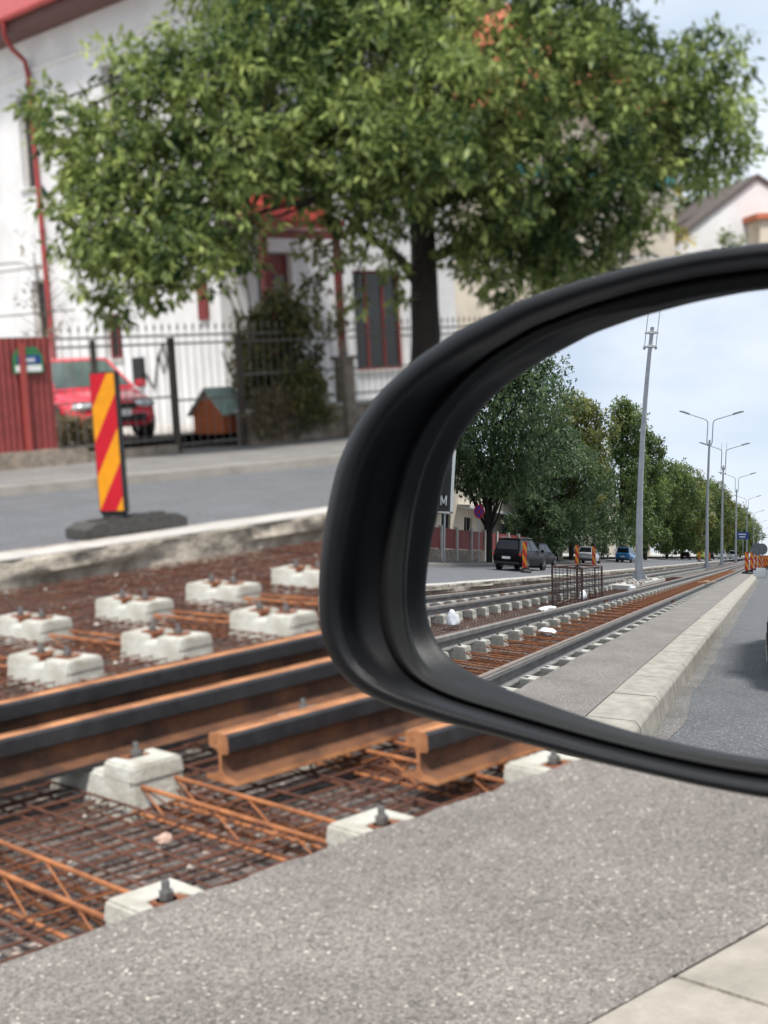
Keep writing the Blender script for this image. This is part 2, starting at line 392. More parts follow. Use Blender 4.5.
# ================================================================== MIRROR
def nrm(v): return v/np.linalg.norm(v)
def ray(px, py): return nrm(RM @ np.array([px-384, 512-py, F]))
MD = .60; KAPPA = .9
M0 = CO+ray(690, 520)*MD
AZ, EL = R(-166.007), R(4.850)
MN = np.array([math.cos(AZ)*math.cos(EL), math.sin(AZ)*math.cos(EL), math.sin(EL)])
SPH = M0-MN/KAPPA
def on_sphere(px, py):
    D = ray(px, py); oc = CO-SPH; b = oc.dot(D); c = oc.dot(oc)-1/KAPPA**2
    return CO+D*(-b-math.sqrt(b*b-c))
def on_plane(px, py, off):
    D = ray(px, py); return CO+D*((M0+MN*off-CO).dot(MN)/D.dot(MN))
OUT = [(768, 243), (700, 252), (640, 265), (580, 281), (520, 301), (460, 330), (415, 360), (380, 392), (355, 427), (338, 465), (327, 515), (321, 560), (319, 600), (321, 630), (329, 656), (343, 677), (362, 692), (390, 705), (430, 718), (500, 736), (600, 762), (700, 785), (768, 798),
       (850, 803), (910, 785), (960, 730), (985, 640), (992, 500), (985, 380), (955, 290), (900, 248), (840, 240)]
GLA = [(768, 289), (700, 298), (640, 312), (590, 328), (545, 348), (510, 373), (483, 402), (462, 436), (447, 470), (436, 512), (430, 560), (429, 600), (433, 632), (443, 656), (460, 671), (485, 682), (530, 696), (587, 713), (660, 733), (720, 746), (768, 754),
       (830, 757), (880, 745), (920, 700), (940, 620), (944, 500), (938, 390), (915, 320), (870, 288), (820, 284)]
NT = 288
CX, CY = 650., 520.
def radial(poly):
    th = np.linspace(-math.pi, math.pi, NT, endpoint=False); out = []
    P = np.array(poly, float)-[CX, CY]; Q = np.roll(P, -1, 0)
    for t in th:
        d = np.array([math.cos(t), math.sin(t)]); best = 0
        for a, b in zip(P, Q):
            e = b-a; den = d[0]*e[1]-d[1]*e[0]
            if abs(den) < 1e-9: continue
            rr = (a[0]*e[1]-a[1]*e[0])/den; uu = (a[0]*d[1]-a[1]*d[0])/den
            if rr > 0 and -1e-6 <= uu <= 1+1e-6: best = max(best, rr)
        out.append(best)
    r = np.array(out)
    for _ in range(5): r = (np.roll(r, 1)+2*r+np.roll(r, -1))/4
    return th, r
TH, RO = radial(OUT); _, RG0 = radial(GLA)
RO = RO+2.5
# the rim's own reflection hides a strip of the glass, so the glass reaches further out than what mirrors the street
RG = RG0+3+24*np.maximum(0, -np.cos(TH))+12*np.maximum(0, np.sin(TH))**1.5
BF = .60-.13*np.maximum(0, np.sin(TH))          # where the bezel ridge runs between rim and glass
LF = 1-.45*np.maximum(0, np.sin(TH))             # the rim is shallower along the bottom
RG = np.minimum(RG, RO-(RO-RG0)*BF-9)
def on_shell(px, py, off):
    D = ray(px, py); oc = CO-SPH; b = oc.dot(D); c = oc.dot(oc)-(1/KAPPA+off)**2
    return CO+D*(-b-math.sqrt(b*b-c))
def sring(rad, off): return [on_shell(CX+rr*math.cos(t), CY+rr*math.sin(t), o_ if o_ < .008 else o_*(.55+.45*l_)) for t, rr, l_, o_ in zip(TH, rad, LF, np.zeros(NT)+off)]
def ring(rad, off, sphere=False):
    if sphere: return [on_sphere(CX+rr*math.cos(t), CY+rr*math.sin(t)) for t, rr in zip(TH, rad)]
    return [on_plane(CX+rr*math.cos(t), CY+rr*math.sin(t), off*l_) for t, rr, l_ in zip(TH, rad, LF)]
side = thing('side_mirror', 'black plastic wing mirror of a car reflecting the street behind', 'car mirror', tuple(M0))
def loc(pts): return [tuple(p-M0) for p in pts]
def skin(mb, rings):
    n = NT; vs = [q for r_ in rings for q in loc(r_)]
    mb.add(vs, [(i*n+k_, i*n+(k_+1) % n, (i+1)*n+(k_+1) % n, (i+1)*n+k_) for i in range(len(rings)-1) for k_ in range(n)])
W = RO-RG0
lipw = np.minimum(26, W*.40)*(1-.32*np.maximum(0, np.sin(TH)))
def shrink(pts, s, c0): return [c0+(p-c0)*s for p in pts]
rO = ring(RO-1.5, .015)
c0 = np.mean(rO, 0)
hb = MB()
back = [shrink([p-MN*.035 for p in rO], 1.0, c0-MN*.035), shrink([p-MN*.075 for p in rO], .93, c0-MN*.075), shrink([p-MN*.10 for p in rO], .78, c0-MN*.10), shrink([p-MN*.115 for p in rO], .45, c0-MN*.115), shrink([p-MN*.118 for p in rO], .02, c0-MN*.118)]
rings_h = back[::-1]+[rO]
# rounded lip, then a shoulder falling towards the bezel
for f_, dz in ((0.02, .0185), (.10, .0225), (.25, .0255), (.45, .0265), (.65, .0255), (.82, .023), (.95, .019), (1.03, .0155)):
    rings_h.append(ring(RO-1.5-lipw*f_, dz))
rings_h.append(sring(np.maximum(RO-lipw-W*.10, RO-W*(BF-.06)), .013*LF+.003)); rings_h.append(sring(np.maximum(RO-lipw-W*.18, RO-W*(BF-.045)), .008*LF+.002)); rings_h.append(sring(RO-W*(BF-.03), .003)); rings_h.append(sring(RO-W*(BF+.06), -.002))
skin(hb, rings_h)
hs = hb.build('housing', M_plastic, side, smooth=True, angle=80)
bz = MB()
a_ = RO-W*BF
wid = a_-RG
skin(bz, [sring(a_+3, -.001), sring(a_, .0040), sring(a_-wid*.14, .0058), sring(a_-wid*.34, .0062), sring(a_-wid*.55, .0050), sring(RG+wid*.26, .0026), sring(RG+wid*.10, .0018), sring(RG+.6, .0012), sring(RG-.2, .0007), sring(RG-.6, -.003)])
bz.build('bezel', M_bezel, side, smooth=True, angle=80)
gm = MB(); fr = np.linspace(1, 0, 40)[:-1]
skin(gm, [ring((RG+2)*f_, 0, True) for f_ in fr])
n0 = len(gm.v); gm.v.append(tuple(on_sphere(CX, CY)-M0)); last = (len(fr)-1)*NT
for k_ in range(NT): gm.f.append((last+k_, last+(k_+1) % NT, n0)); gm.mi.append(0)
go = gm.build('mirror_glass', M_mirror, side, smooth=True, angle=180)
nrmls = [tuple(nrm(np.array(v.co)+M0-SPH)) for v in go.data.vertices]
# make faces point at the driver
if Vector(go.data.polygons[0].normal).dot(Vector(MN)) < 0: go.data.flip_normals()
go.data.normals_split_custom_set_from_vertices(nrmls)
ab = MB(); pa = c0-M0-MN*.06; inn = on_plane(960, 690, -.02)-M0
ab.tube([inn, inn+np.array([.01, -.05, -.03]), inn+np.array([.02, -.14, -.06]), inn+np.array([.02, -.22, -.07])], [.035, .032, .034, .045], 14)
ab.build('mirror_arm', M_plastic, side, smooth=True)

# ================================================================== RAILS
RP = [(-.09, 0), (.09, 0), (.09, .018), (.03, .028), (.012, .040), (.008, .056), (.008, .105), (.016, .118), (.054, .126), (.060, .132), (.060, .168), (.057, .172), (.046, .172), (.040, .138), (.014, .138), (.006, .174), (.001, .180), (-.040, .180), (-.053, .170), (-.053, .116), (-.046, .108), (-.012, .103), (-.008, .100), (-.008, .056), (-.012, .040), (-.03, .028), (-.09, .018)]
#        material per side: 0 mill scale, 1 rust top, 2 rust web
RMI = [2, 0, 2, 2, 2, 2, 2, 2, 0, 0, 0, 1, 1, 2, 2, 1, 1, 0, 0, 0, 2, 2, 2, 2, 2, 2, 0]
def rail_mesh(name, L, mats, flip=False, parent=None, footrust=False):
    s = -1 if flip else 1
    mb = MB(); n = len(RP); nseg = max(1, int(L/1.0))
    vs = [(L*i/nseg, s*u, v) for i in range(nseg+1) for u, v in RP]
    mb.add(vs, [])
    for i in range(nseg):
        for j in range(n):
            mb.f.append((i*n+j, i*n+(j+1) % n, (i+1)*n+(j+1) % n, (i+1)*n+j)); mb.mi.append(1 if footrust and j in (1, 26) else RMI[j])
    mb.f.append(tuple(range(n))); mb.mi.append(1); mb.f.append(tuple(nseg*n+j for j in range(n))); mb.mi.append(1)
    return mb.build(name, mats, parent)
RUST = [M_raildark, M_railtop, M_railweb]; WEATH = [M_railgrey, M_railgtop, M_railgrey]
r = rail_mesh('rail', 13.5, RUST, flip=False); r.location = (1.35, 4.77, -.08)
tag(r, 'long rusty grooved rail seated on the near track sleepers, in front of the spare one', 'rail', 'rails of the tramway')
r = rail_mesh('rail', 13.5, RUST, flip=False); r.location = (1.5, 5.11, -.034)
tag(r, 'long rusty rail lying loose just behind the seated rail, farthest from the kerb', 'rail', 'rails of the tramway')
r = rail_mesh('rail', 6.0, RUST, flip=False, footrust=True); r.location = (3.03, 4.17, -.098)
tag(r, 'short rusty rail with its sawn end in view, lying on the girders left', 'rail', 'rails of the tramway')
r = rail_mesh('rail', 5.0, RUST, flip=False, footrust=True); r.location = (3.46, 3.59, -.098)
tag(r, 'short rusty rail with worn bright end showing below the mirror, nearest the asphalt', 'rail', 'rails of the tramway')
wl = {3.06: 'along the asphalt', 4.70: 'second from the asphalt', 6.78: 'third from the asphalt', 8.06: 'nearest the far road'}
rank = ['nearest length', 'second length', 'third length', 'fourth length', 'fifth length', 'sixth length']
proto = {}
for yi, (y, x0) in enumerate(((3.06, -.2), (4.70, 1.0), (6.78, -.4), (8.06, .6))):
    fl = y in (4.70, 8.06)
    xx = x0; L = 18.0
    if fl not in proto:
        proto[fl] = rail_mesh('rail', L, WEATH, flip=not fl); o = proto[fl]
        fpm = MB()
        for s in (-1, 1): fpm.box((.0, s*.018, .085), (.5, .018, .075))
        for s in (-1, 1):
            for q in (-.17, -.06, .06, .17): fpm.lathe([(.014, -.03), (.014, .03)], (q, 0, .085), 'y', 6)
        fpm.build('fishplate', M_clip, o)
        first = True
    for kk in range(6):
        o = proto[fl] if (kk == 0 and first) else dup(proto[fl], (0, 0, 0))
        if kk == 0: first = False
        o.location = (xx-L*(kk+1), y, -.08)
        tag(o, f'weathered rail, {rank[kk]} of the reflected line {wl[y]}', 'rail', 'weathered rails of the tramway')

# ================================================================== SLEEPERS
def block_mesh(seat=.085, lift=0., L=.60, pk=.160):
    mb = MB()
    # body: long axis Y
    Wd = .27
    mb.box((0, 0, -.1695+lift/2), (Wd, L, .175+lift), taper=(.86, .93))
    ob = mb.build('concrete_block', M_block, None, bevel=.012)
    m2 = MB()
    for s in (-1, 1):
        o = L*.48; i = seat
        pl = [(-.119, o), (.119, o), (.119, i), (.062, i), (.046, pk), (-.046, pk), (-.062, i), (-.119, i)]
        if s < 0: pl = [(u, -v) for u, v in pl]
        nn = len(pl); cxy = (0, s*.19)
        bot = [(u, v, -.10) for u, v in pl]; tp = [(cxy[0]+(u-cxy[0])*.93, cxy[1]+(v-cxy[1])*.93, -.034) for u, v in pl]
        m2.add(bot+tp, [(q, (q+1) % nn, nn+(q+1) % nn, nn+q) for q in range(nn)]+[tuple(range(nn, 2*nn)), tuple(range(nn-1, -1, -1))])
    o2 = m2.build('shoulder', M_block, None, bevel=.009)
    b = bmesh.new(); b.from_mesh(ob.data); b.from_mesh(o2.data); b.to_mesh(ob.data); b.free()
    bpy.data.objects.remove(o2)
    ob.data.polygons.foreach_set('use_smooth', [True]*len(ob.data.polygons))
    ob.data.set_sharp_from_angle(angle=R(35))
    return ob
def bolt_mb():
    mb = MB(); mb.cur = 0
    mb.box((0, 0, -.060), (.10, .085, .045), taper=(.8, .7)); mb.box((0, .0, -.040), (.075, .11, .016)); mb.box((.045, .0, -.046), (.07, .05, .022))
    mb.cur = 1
    mb.lathe([(.022, -.036), (.022, -.008)], (0, 0, 0), 'z', 6); mb.lathe([(.0115, -.06), (.0115, .016), (.009, .022)], (0, 0, 0), 'z', 10); mb.lathe([(.030, -.037), (.030, -.032)], (0, 0, 0), 'z', 12)
    return mb
def girder_mb(half):
    """two lattice girders between the two blocks of a sleeper, centred on y = 0"""
    mb = MB(); h = half
    for sx in (-1, 1):
        zt, zb = -.112, -.195
        mb.tube([(sx*.075, -h, zt), (sx*.075, h, zt)], .0085, 7)
        mb.tube([(sx*.115, -h, zb), (sx*.115, h, zb)], .008, 6); mb.tube([(sx*.035, -h, zb), (sx*.035, h, zb)], .008, 6)
        n = int(2*h/.20); pts = []
        for q in range(n+1):
            yy = -h+2*h*q/n
            pts.append((sx*.075, yy, zt) if q % 2 else (sx*.110, yy, zb))
        mb.tube(pts, .0035, 5)
        pts = [((sx*.075, p[1], zt) if q % 2 else (sx*.040, p[1], zb)) for q, p in enumerate(pts)]
        mb.tube(pts, .0035, 5)
    return mb
BL = block_mesh(); BL2 = block_mesh(.042, .012, .56, .170); BOL = bolt_mb().build('rail_clip', [M_clip, M_steel], None, smooth=True)
def make_sleeper(yn, yf, label, group):
    yc = (yn+yf)/2; t = thing('railway_sleeper', label, 'sleeper', (0, yc, 0), 0, group)
    for k_, yb in enumerate((yn-yc, yf-yc)):
        for kind in ('b',):
            o = bpy.data.objects.new('concrete_block', BL.data); COL.objects.link(o); o.parent = t; o.location = (0, yb, 0)
        for s in (-1, 1):
            c = bpy.data.objects.new('rail_clip', BOL.data); COL.objects.link(c); c.parent = t; c.location = (0, yb+s*.145, -.05 if (k_ == 0 and s < 0) else -.004)
    half = (yf-yn)/2-.28
    girder_mb(half).build('lattice_girder', M_gird, t)
    return t
def lump(root, name):
    """a distant sleeper: the same shapes merged into one mesh"""
    b = bmesh.new(); mats = []
    for ch in root.children:
        if ch.name.startswith('rail_clip'): continue
        b2 = bmesh.new(); b2.from_mesh(ch.data); bmesh.ops.translate(b2, verts=b2.verts, vec=ch.location)
        mi = len(mats); mats.append(ch.data.materials[0])
        for f in b2.faces: f.material_index = mi
        tmp = bpy.data.meshes.new('tmp'); b2.to_mesh(tmp); b2.free(); b.from_mesh(tmp)
    me = bpy.data.meshes.new(name); b.to_mesh(me); b.free()
    for m_ in mats: me.materials.append(m_)
    return me
YD, YC, YB, YA = 3.06, 4.69, 6.78, 8.06
GN, GF = 'concrete sleepers of the near track', 'concrete sleepers of the far track'
sn = make_sleeper(YD, YC, 'x', GN); sf = make_sleeper(YB, YA, 'x', GF)
near_x = [2.12, 2.92, 3.74, 4.52, 5.28, 6.04]
lab_near = ['twin block sleeper with its end block at the asphalt edge, lowest left', 'twin block sleeper with orange girders, one block under the seated rail',
            'twin block sleeper with its end block showing just below the mirror rim']
for i, x in enumerate(near_x):
    o = sn if i == 0 else dup(sn, (0, 0, 0))
    o.location = (x, (YD+YC)/2, 0); o['label'] = lab_near[i] if i < 3 else 'concrete sleeper of the near track hidden behind the wing mirror'
far_x = [2.63, 3.38, 4.13, 4.86, 5.63, 6.36, 7.12, 7.86, 8.60]
lab_far = {2: 'pale twin block far sleeper cut by the left edge of the picture', 3: 'pale twin block far sleeper second from the left edge',
           4: 'pale twin block sleeper nearest the mirror on its left', 5: 'pale twin block sleeper partly behind the left rim of the mirror'}
for i, x in enumerate(far_x):
    o = sf if i == 0 else dup(sf, (0, 0, 0))
    for ch in o.children:
        if ch.name.startswith('concrete_block'): ch.data = BL2.data
    if i == 0:
        for q_, ch in enumerate([c for c in o.children if c.name.startswith('rail_clip')]):
            yb = (-1 if q_ < 2 else 1)*(YA-YB)/2; ch.location = (0, yb+(-1, 1)[q_ % 2]*.112, .004)
    o.location = (x-.31, (YB+YA)/2, -.028); o.rotation_euler.z = R(6.5+random.uniform(-1.2, 1.2))
    o['label'] = lab_far.get(i, 'pale twin block sleeper of the far track just outside the picture')
sfm = dup(sf, (1.9, (YB+YA)/2, 0), 0.)
for ch in sfm.children:
    if ch.name.startswith('concrete_block'): ch.data = BL.data
sfm['label'] = 'pale twin block sleeper of the far track just outside the picture'
bpy.context.view_layer.update()
ln, lf = lump(sn, 'railway_sleeper'), lump(sfm, 'railway_sleeper')
for (root, me, yy, lb, gp, xa) in ((sn, ln, (YD+YC)/2, 'weathered concrete sleeper under the near track in the mirror', GN+' in the mirror', 1.38), (sfm, lf, (YB+YA)/2, 'weathered concrete sleeper under the far track in the mirror', GF+' in the mirror', 1.9)):
    x = xa
    while x > -62:
        x -= .735
        if x > -22: o = dup(root, (0, 0, 0))
        else: o = bpy.data.objects.new('railway_sleeper', me); COL.objects.link(o)
        o.location = (x+random.uniform(-.015, .015), yy, 0); tag(o, lb, 'sleeper', gp)
        o.rotation_euler = (0, 0, R(random.uniform(-.8, .8)))
bpy.data.objects.remove(BL); bpy.data.objects.remove(BL2); bpy.data.objects.remove(BOL)

# ================================================================== REBAR MATS
def mat_mb(L, Wd, sx, sy, r, n=5):
    mb = MB()
    for j in range(int(Wd/sy)+1):
        y = j*sy+random.uniform(-.006, .006)
        pts = [(q*L/6+random.uniform(-.004, .004), y+random.uniform(-.008, .008), random.uniform(-.004, .006)) for q in range(7)]
        mb.tube(pts, r, n, cap=False)
    for i in range(int(L/sx)+1):
        x = i*sx+random.uniform(-.008, .008)
        mb.tube([(x, 0, 2*r), (x+random.uniform(-.01, .01), Wd/2, 2*r+.003), (x, Wd, 2*r)], r, n, cap=False)
    return mb
ma = mat_mb(6.2, 2.3, .19, .085, .0046).build('rebar_mat', M_rebar)
mb_ = mat_mb(6.2, 2.3, .22, .12, .0050).build('rebar_mat', M_rebar)
spots = []
for layer, (z, xo) in enumerate(((-.196, 0.), (-.172, 1.3))):
    for j, y in enumerate((3.12, 5.42, 7.72)):
        for x in (0.6+xo, 6.6+xo): spots.append((layer, x, y, z))
names = ['under the near track', 'between the two tracks', 'under the far track']
used = {0: False, 1: False}
for layer, x, y, z in spots:
    src = ma if layer == 0 else mb_
    o = src if not used[layer] else dup(src, (0, 0, 0)); used[layer] = True
    o.location = (x, y, z); o.rotation_euler.z = R(random.uniform(-.6, .6))
    tag(o, f"rusty rebar mesh {names[int(round((y-3.12)/2.3))]}, {'lower' if layer == 0 else 'upper'} layer, {'nearer' if x < 3 else 'farther'} sheet", 'rebar mesh', 'rebar mats in the track bed')
for y in (3.3, 5.45, 7.9):
    for kx in range(7):
        o = dup(ma, (-5.6-6.1*kx, y, -.19)); o.rotation_euler.z = R(random.uniform(-.5, .5))
        tag(o, f"rusty rebar mesh {names[int(round((y-3.2)/2.3))]} seen in the mirror", 'rebar mesh', f'rebar mats in the mirror {names[int(round((y-3.2)/2.3))]}')
# rusty soil heaps and pebbles on the bed
peb = MB()
for q in range(420):
    x = random.uniform(1.5, 9) if q < 300 else random.uniform(-14, -4); y = random.uniform(3.2, 10.2); s = random.choice([.012, .016, .02, .03])
    zz = -.17
    vs = [(x+s*random.uniform(.5, 1)*a, y+s*random.uniform(.5, 1)*b, zz+s*.6*random.uniform(.5, 1)*c) for a, b, c in ((1, 0, 0), (0, 1, 0), (-1, 0, 0), (0, -1, 0), (0, 0, 1), (0, 0, -1))]
    peb.add(vs, [(0, 1, 4), (1, 2, 4), (2, 3, 4), (3, 0, 4), (1, 0, 5), (2, 1, 5), (3, 2, 5), (0, 3, 5)])
for q in range(260):
    x = random.uniform(-6, 7); y = strip_edge(x)-abs(random.gauss(0, .12))-.02 if q < 190 else random.uniform(1.9, 2.9); s = random.choice([.003, .004, .006, .009])
    vs = [(x+s*random.uniform(.5, 1)*a, y+s*random.uniform(.5, 1)*b, s*.4+s*.6*random.uniform(.5, 1)*c) for a, b, c in ((1, 0, 0), (0, 1, 0), (-1, 0, 0), (0, -1, 0), (0, 0, 1), (0, 0, -1))]
    peb.add(vs, [(0, 1, 4), (1, 2, 4), (2, 3, 4), (3, 0, 4), (1, 0, 5), (2, 1, 5), (3, 2, 5), (0, 3, 5)])
po = peb.build('loose_stones', M_rubble, smooth=True); tag(po, 'loose pebbles and broken concrete scattered over the rusty track bed', 'stones', kind='stuff')
def crumb(name, label, cat, x, y, z, s, m, grp=None):
    mb = MB(); bm = bmesh.new(); bmesh.ops.create_icosphere(bm, subdivisions=3, radius=1)
    sd_ = random.random()*50
    for v in bm.verts:
        n_ = 1+.35*N3(v.co.x*1.6+sd_, v.co.y*1.6, v.co.z*1.6)+.12*N3(v.co.x*5+sd_, v.co.y*5, v.co.z*5)
        v.co = Vector((v.co.x*s[0]*n_, v.co.y*s[1]*n_, max(-.35, v.co.z)*s[2]*n_))
    mb.add([v.co for v in bm.verts], [[v.index for v in f.verts] for f in bm.faces]); bm.free()
    o = mb.build(name, m, smooth=True); o.location = (x, y, z); return tag(o, label, cat, grp)
crumb('concrete_lump', 'pale pink lump of broken concrete lying on the rebar mesh', 'rubble', 2.62, 3.95, -.155, (.032, .024, .018), mat('pink_mortar', (.45, .30, .24), .9, .15, 12))
crumb('concrete_lump', 'small cream stone at the asphalt edge beside the left end block', 'rubble', 2.27, 3.42, -.14, (.022, .02, .018), mat('cream_stone', (.6, .5, .36), .9, .15, 12))

# ================================================================== WARNING PANELS
def panel_thing(label, group):
    t = thing('warning_panel', label, 'traffic panel', (0, 0, 0), 0, group)
    fr_ = MB(); fr_.box((0, 0, .83), (.075, .275, 1.27)); fr_.prism([(-.137, .195), (.137, .195), (.05, .07), (-.05, .07)], lambda u, v, w_: (w_, u, v), -.022, .022)
    fr_.build('frame', M_black, t, bevel=.006)
    w2, z0, z1 = .125, .215, 1.45
    for s in (-1, 1):
        pr, py_ = MB(), MB()
        # diagonal bands clipped to the board
        bw = .351; slope = 1.75
        kk = -3
        bands = []
        zc = z0+slope*w2-bw*.88*2
        idx = 0
        while zc < z1+.6:
            poly = [(-w2, zc-slope*w2), (w2, zc+slope*w2), (w2, zc+slope*w2+bw*.88), (-w2, zc-slope*w2+bw*.88)]
            # clip in z
            def clip(P, lim, up_):
                out = []
                for a, b in zip(P, P[1:]+P[:1]):
                    ia = (a[1] <= lim) if up_ else (a[1] >= lim); ib = (b[1] <= lim) if up_ else (b[1] >= lim)
                    if ia: out.append(a)
                    if ia != ib:
                        tt = (lim-a[1])/(b[1]-a[1]); out.append((a[0]+(b[0]-a[0])*tt, lim))
                return out
            P = clip(poly, z0, False)
            if P: P = clip(P, z1, True)
            if P and len(P) > 2:
                tgt = pr if idx % 2 else py_
                tgt.add([(s*.0395, (u if s < 0 else u)*(1 if s > 0 else -1), v) for u, v in P], [tuple(range(len(P)))])
            zc += bw*.88; idx += 1
        pr.build('red_stripes', M_sred, t); py_.build('yellow_stripes', M_syel, t)
    b_ = MB()
    for s in (-1, 1):
        pl = [(-.54, .0), (.54, 0), (.54, .085), (.42, .135), (-.42, .135), (-.54, .085)]
    b_.prism(pl, lambda u, v, w_: (w_, u, v), -.19, .19)
    b_.box((0, .0, .145), (.16, .34, .03)); b_.box((0, .33, .14), (.12, .12, .03)); b_.box((0, -.33, .14), (.12, .12, .03))
    for s in (-1, 1): b_.box((s*.12, .0, .137), (.05, .6, .018))
    q_ = b_.build('rubber_base', M_rubber, t, bevel=.008); q_.location = (.05, -.10, 0)
    return t
GP = 'striped warning panels'
wp = panel_thing('red and yellow striped warning panel on a black rubber base on the broken road edge', GP)
# board seen almost face on from the car, its base lying along the kerb
wp.location = (7.16, 11.20, .004); wp.rotation_euler.z = R(24)
for ch in wp.children:
    if ch.name.startswith('rubber_base'): ch.rotation_euler.z = R(66); ch.location = (.12, -.05, 0)
mir_p = [(-31.8, 12.8, 'beside the black estate car in the mirror'), (-41.9, 12.8, 'behind the wire cage in the mirror, left one of the pair'), (-46.7, 12.9, 'behind the wire cage in the mirror, right one of the pair'),
         (-112, 12.2, 'far up the road in the mirror, left one of two'), (-128, 12.0, 'far up the road in the mirror, right one of two')]
for x, y, s in mir_p:
    dup(wp, (x, y, .0), R(-12), 'striped warning panel '+s, GP)
# the row of panels closing the lane, far back in the mirror
for k_ in range(9):
    x = -49-k_*6.0; y = 2.25-.16*k_
    o = dup(wp, (x, y, .0 if y > 1.9 else -.19), R(-4), 'orange and red striped panel in the row closing the lane in the mirror', 'panels closing the lane in the mirror')
for k_, (x, y, z) in enumerate(((-52, 1.6, 1.35), (-56.5, 1.35, 1.4))):
    t = thing('round_sign', ['dark back of a round road sign above the row of panels, left one', 'dark back of a round road sign above the row of panels, right one'][k_], 'road sign', (x, y, -.2), 0, 'round signs in the mirror')
    b_ = MB(); b_.lathe([(.45, -.012), (.45, .012)], (0, 0, z+.55), 'x', 32); b_.build('disc', mat('sign_back', (.12, .13, .14), .6, .2, 5), t)
    b_ = MB(); b_.tube([(-.04, 0, 0), (-.04, 0, z+.9)], .03, 10); b_.build('post', M_galv, t)

# ================================================================== FENCES
FX0, FY0, FS = 11.0, 20.42, .02
def FP(x): return FY0+FS*(x-FX0)
FR = math.atan(FS)
# corrugated red sheet fence
t = thing('sheet_fence', 'dark red corrugated sheet fence at the left edge behind the far pavement', 'fence', (6.0, FP(6.0), 0), FR)
mb = MB(); pts = []
n = 240
for i in range(n+1):
    u = 6.10*i/n; ph = (u/.11) % 1
    d = .0 if ph < .4 else (.022 if .5 < ph < .9 else .011)
    pts.append((u, -d))
vs = [(u, d, z) for z in (.34, 2.16) for u, d in pts]; n1 = n+1
mb.add(vs, [(i, i+1, n1+i+1, n1+i) for i in range(n)]); mb.build('sheet', M_redsheet, t)
mb = MB()
for z in (.6, 1.8): mb.box((3.05, .05, z), (6.1, .05, .05))
mb.build('rail_bar', M_redsheet2, t)
mb = MB(); mb.box((5.55, -.07, 1.06), (.10, .05, 2.02)); mb.build('post', M_redsheet2, t)
mb = MB()
for i in range(16): mb.prism([(u, v) for u, v in ((-.03, 2.16), (.03, 2.16), (0, 2.22))], lambda u, v, w_, c=5.7-i*.06: (c+u, w_, v), -.01, .01)
mb.build('cap_strip', M_signwhite, t)
mb = MB(); mb.box((3.0, -.01, .17), (6.2, .22, .44)); mb.box((5.9, -.13, .17), (1.3, .12, .38)); mb.build('plinth', M_stone, t, bevel=.02)
# house number / street plate fixed to the fence
t = thing('street_sign', 'small green and blue street name plate with a peaked top on the red fence', 'street sign', (11.66, FP(11.74)-.05, 1.60), FR)
mb = MB(); mb.prism([(-.27, 0), (.27, 0), (.27, .27), (.16, .41), (-.16, .41), (-.27, .27)], lambda u, v, w_: (u, w_, v), -.012, 0); mb.build('backplate', M_green, t)
mb = MB(); mb.box((.01, -.016, .21), (.40, .006, .13)); mb.build('name_plate', M_blue, t)
mb = MB(); mb.box((.0, -.016, .075), (.46, .006, .10)); mb.build('white_plate', M_signwhite, t)
mb = MB()
for i, (u, wd) in enumerate(((-.075, .04), (-.02, .05), (.04, .045), (.09, .03))): mb.box((u+.01, -.021, .205), (wd, .003, .05))
mb.build('lettering', M_signwhite, t)
# iron railings
def railing(name, label, xa, xb, z0, z1, posts, plinth=None, step=.165, post_r=.035, spear=True, m=M_iron):
    t = thing(name, label, 'fence', (xa, FP(xa), 0), FR, 'iron fence sections along the far pavement')
    L = xb-xa
    mb = MB()
    for i in range(int(L/step)+1):
        u = min(L, i*step)
        mb.tube([(u, 0, z0+.04), (u, 0, z1)], .0065, 6)
        if spear: mb.lathe([(.009, 0), (.024, .03), (.002, .13)], (u, 0, z1-.005), 'z', 6)
    mb.build('bars', m, t)
    for z in (z1-.10, z1-.24, z0+(z1-z0)*.42, z0+.12):
        q = MB(); q.box((L/2, 0, z), (L, .014, .035)); q.build('crossbar', m, t)
    for u in posts:
        q = MB(); q.box((u-xa, 0, (z1-.25)/2+.06), (post_r*2, post_r*2, z1-.13)); q.build('post', M_ironrust, t)
    if plinth: q = MB(); q.box((L/2, .06, (plinth+.1)/2), (L, .30, plinth-.1)); q.build('plinth', M_stone, t, bevel=.02)
    return t
railing('iron_fence', 'iron bar fence beside the red sheet fence, in front of the red car', 12.16, 14.42, .26, 2.22, (12.9,), .27)
railing('iron_gate', 'iron bar gate with brown posts, left of the ivy', 14.46, 15.9, .14, 2.22, (14.46, 15.92), None, post_r=.05)
railing('iron_fence', 'iron bar fence standing on the stone wall right of the gate', 16.0, 18.3, .80, 2.22, (), None)
railing('iron_fence', 'iron bar fence section right of the stone gate pillar', 18.6, 26.0, .80, 2.22, (), None)
t = thing('stone_wall', 'low weathered stone wall under the iron fence', 'wall', (15.98, FP(16.0), 0), FR)
mb = MB(); mb.box((5.1, .1, .40), (10.2, .36, .60)); mb.build('stonework', M_stone, t, bevel=.03)
mb = MB(); mb.box((5.1, .1, .74), (10.26, .42, .07)); mb.build('coping', M_slab, t, bevel=.015)
t = thing('gate_pillar', 'grey brown masonry pillar in the iron fence right of the ivy', 'pillar', (18.42, FP(18.4)-.04, 0), FR)
mb = MB(); mb.box((0, 0, .83), (.26, .32, 1.5)); mb.build('shaft', M_stone, t, bevel=.02)
mb = MB(); mb.box((0, 0, 1.60), (.34, .40, .07)); mb.lathe([(.05, 1.635), (.09, 1.72), (.05, 1.8), (.02, 1.95)], (0, 0, 0), 'z', 12); mb.build('cap', M_stone, t, bevel=.01)

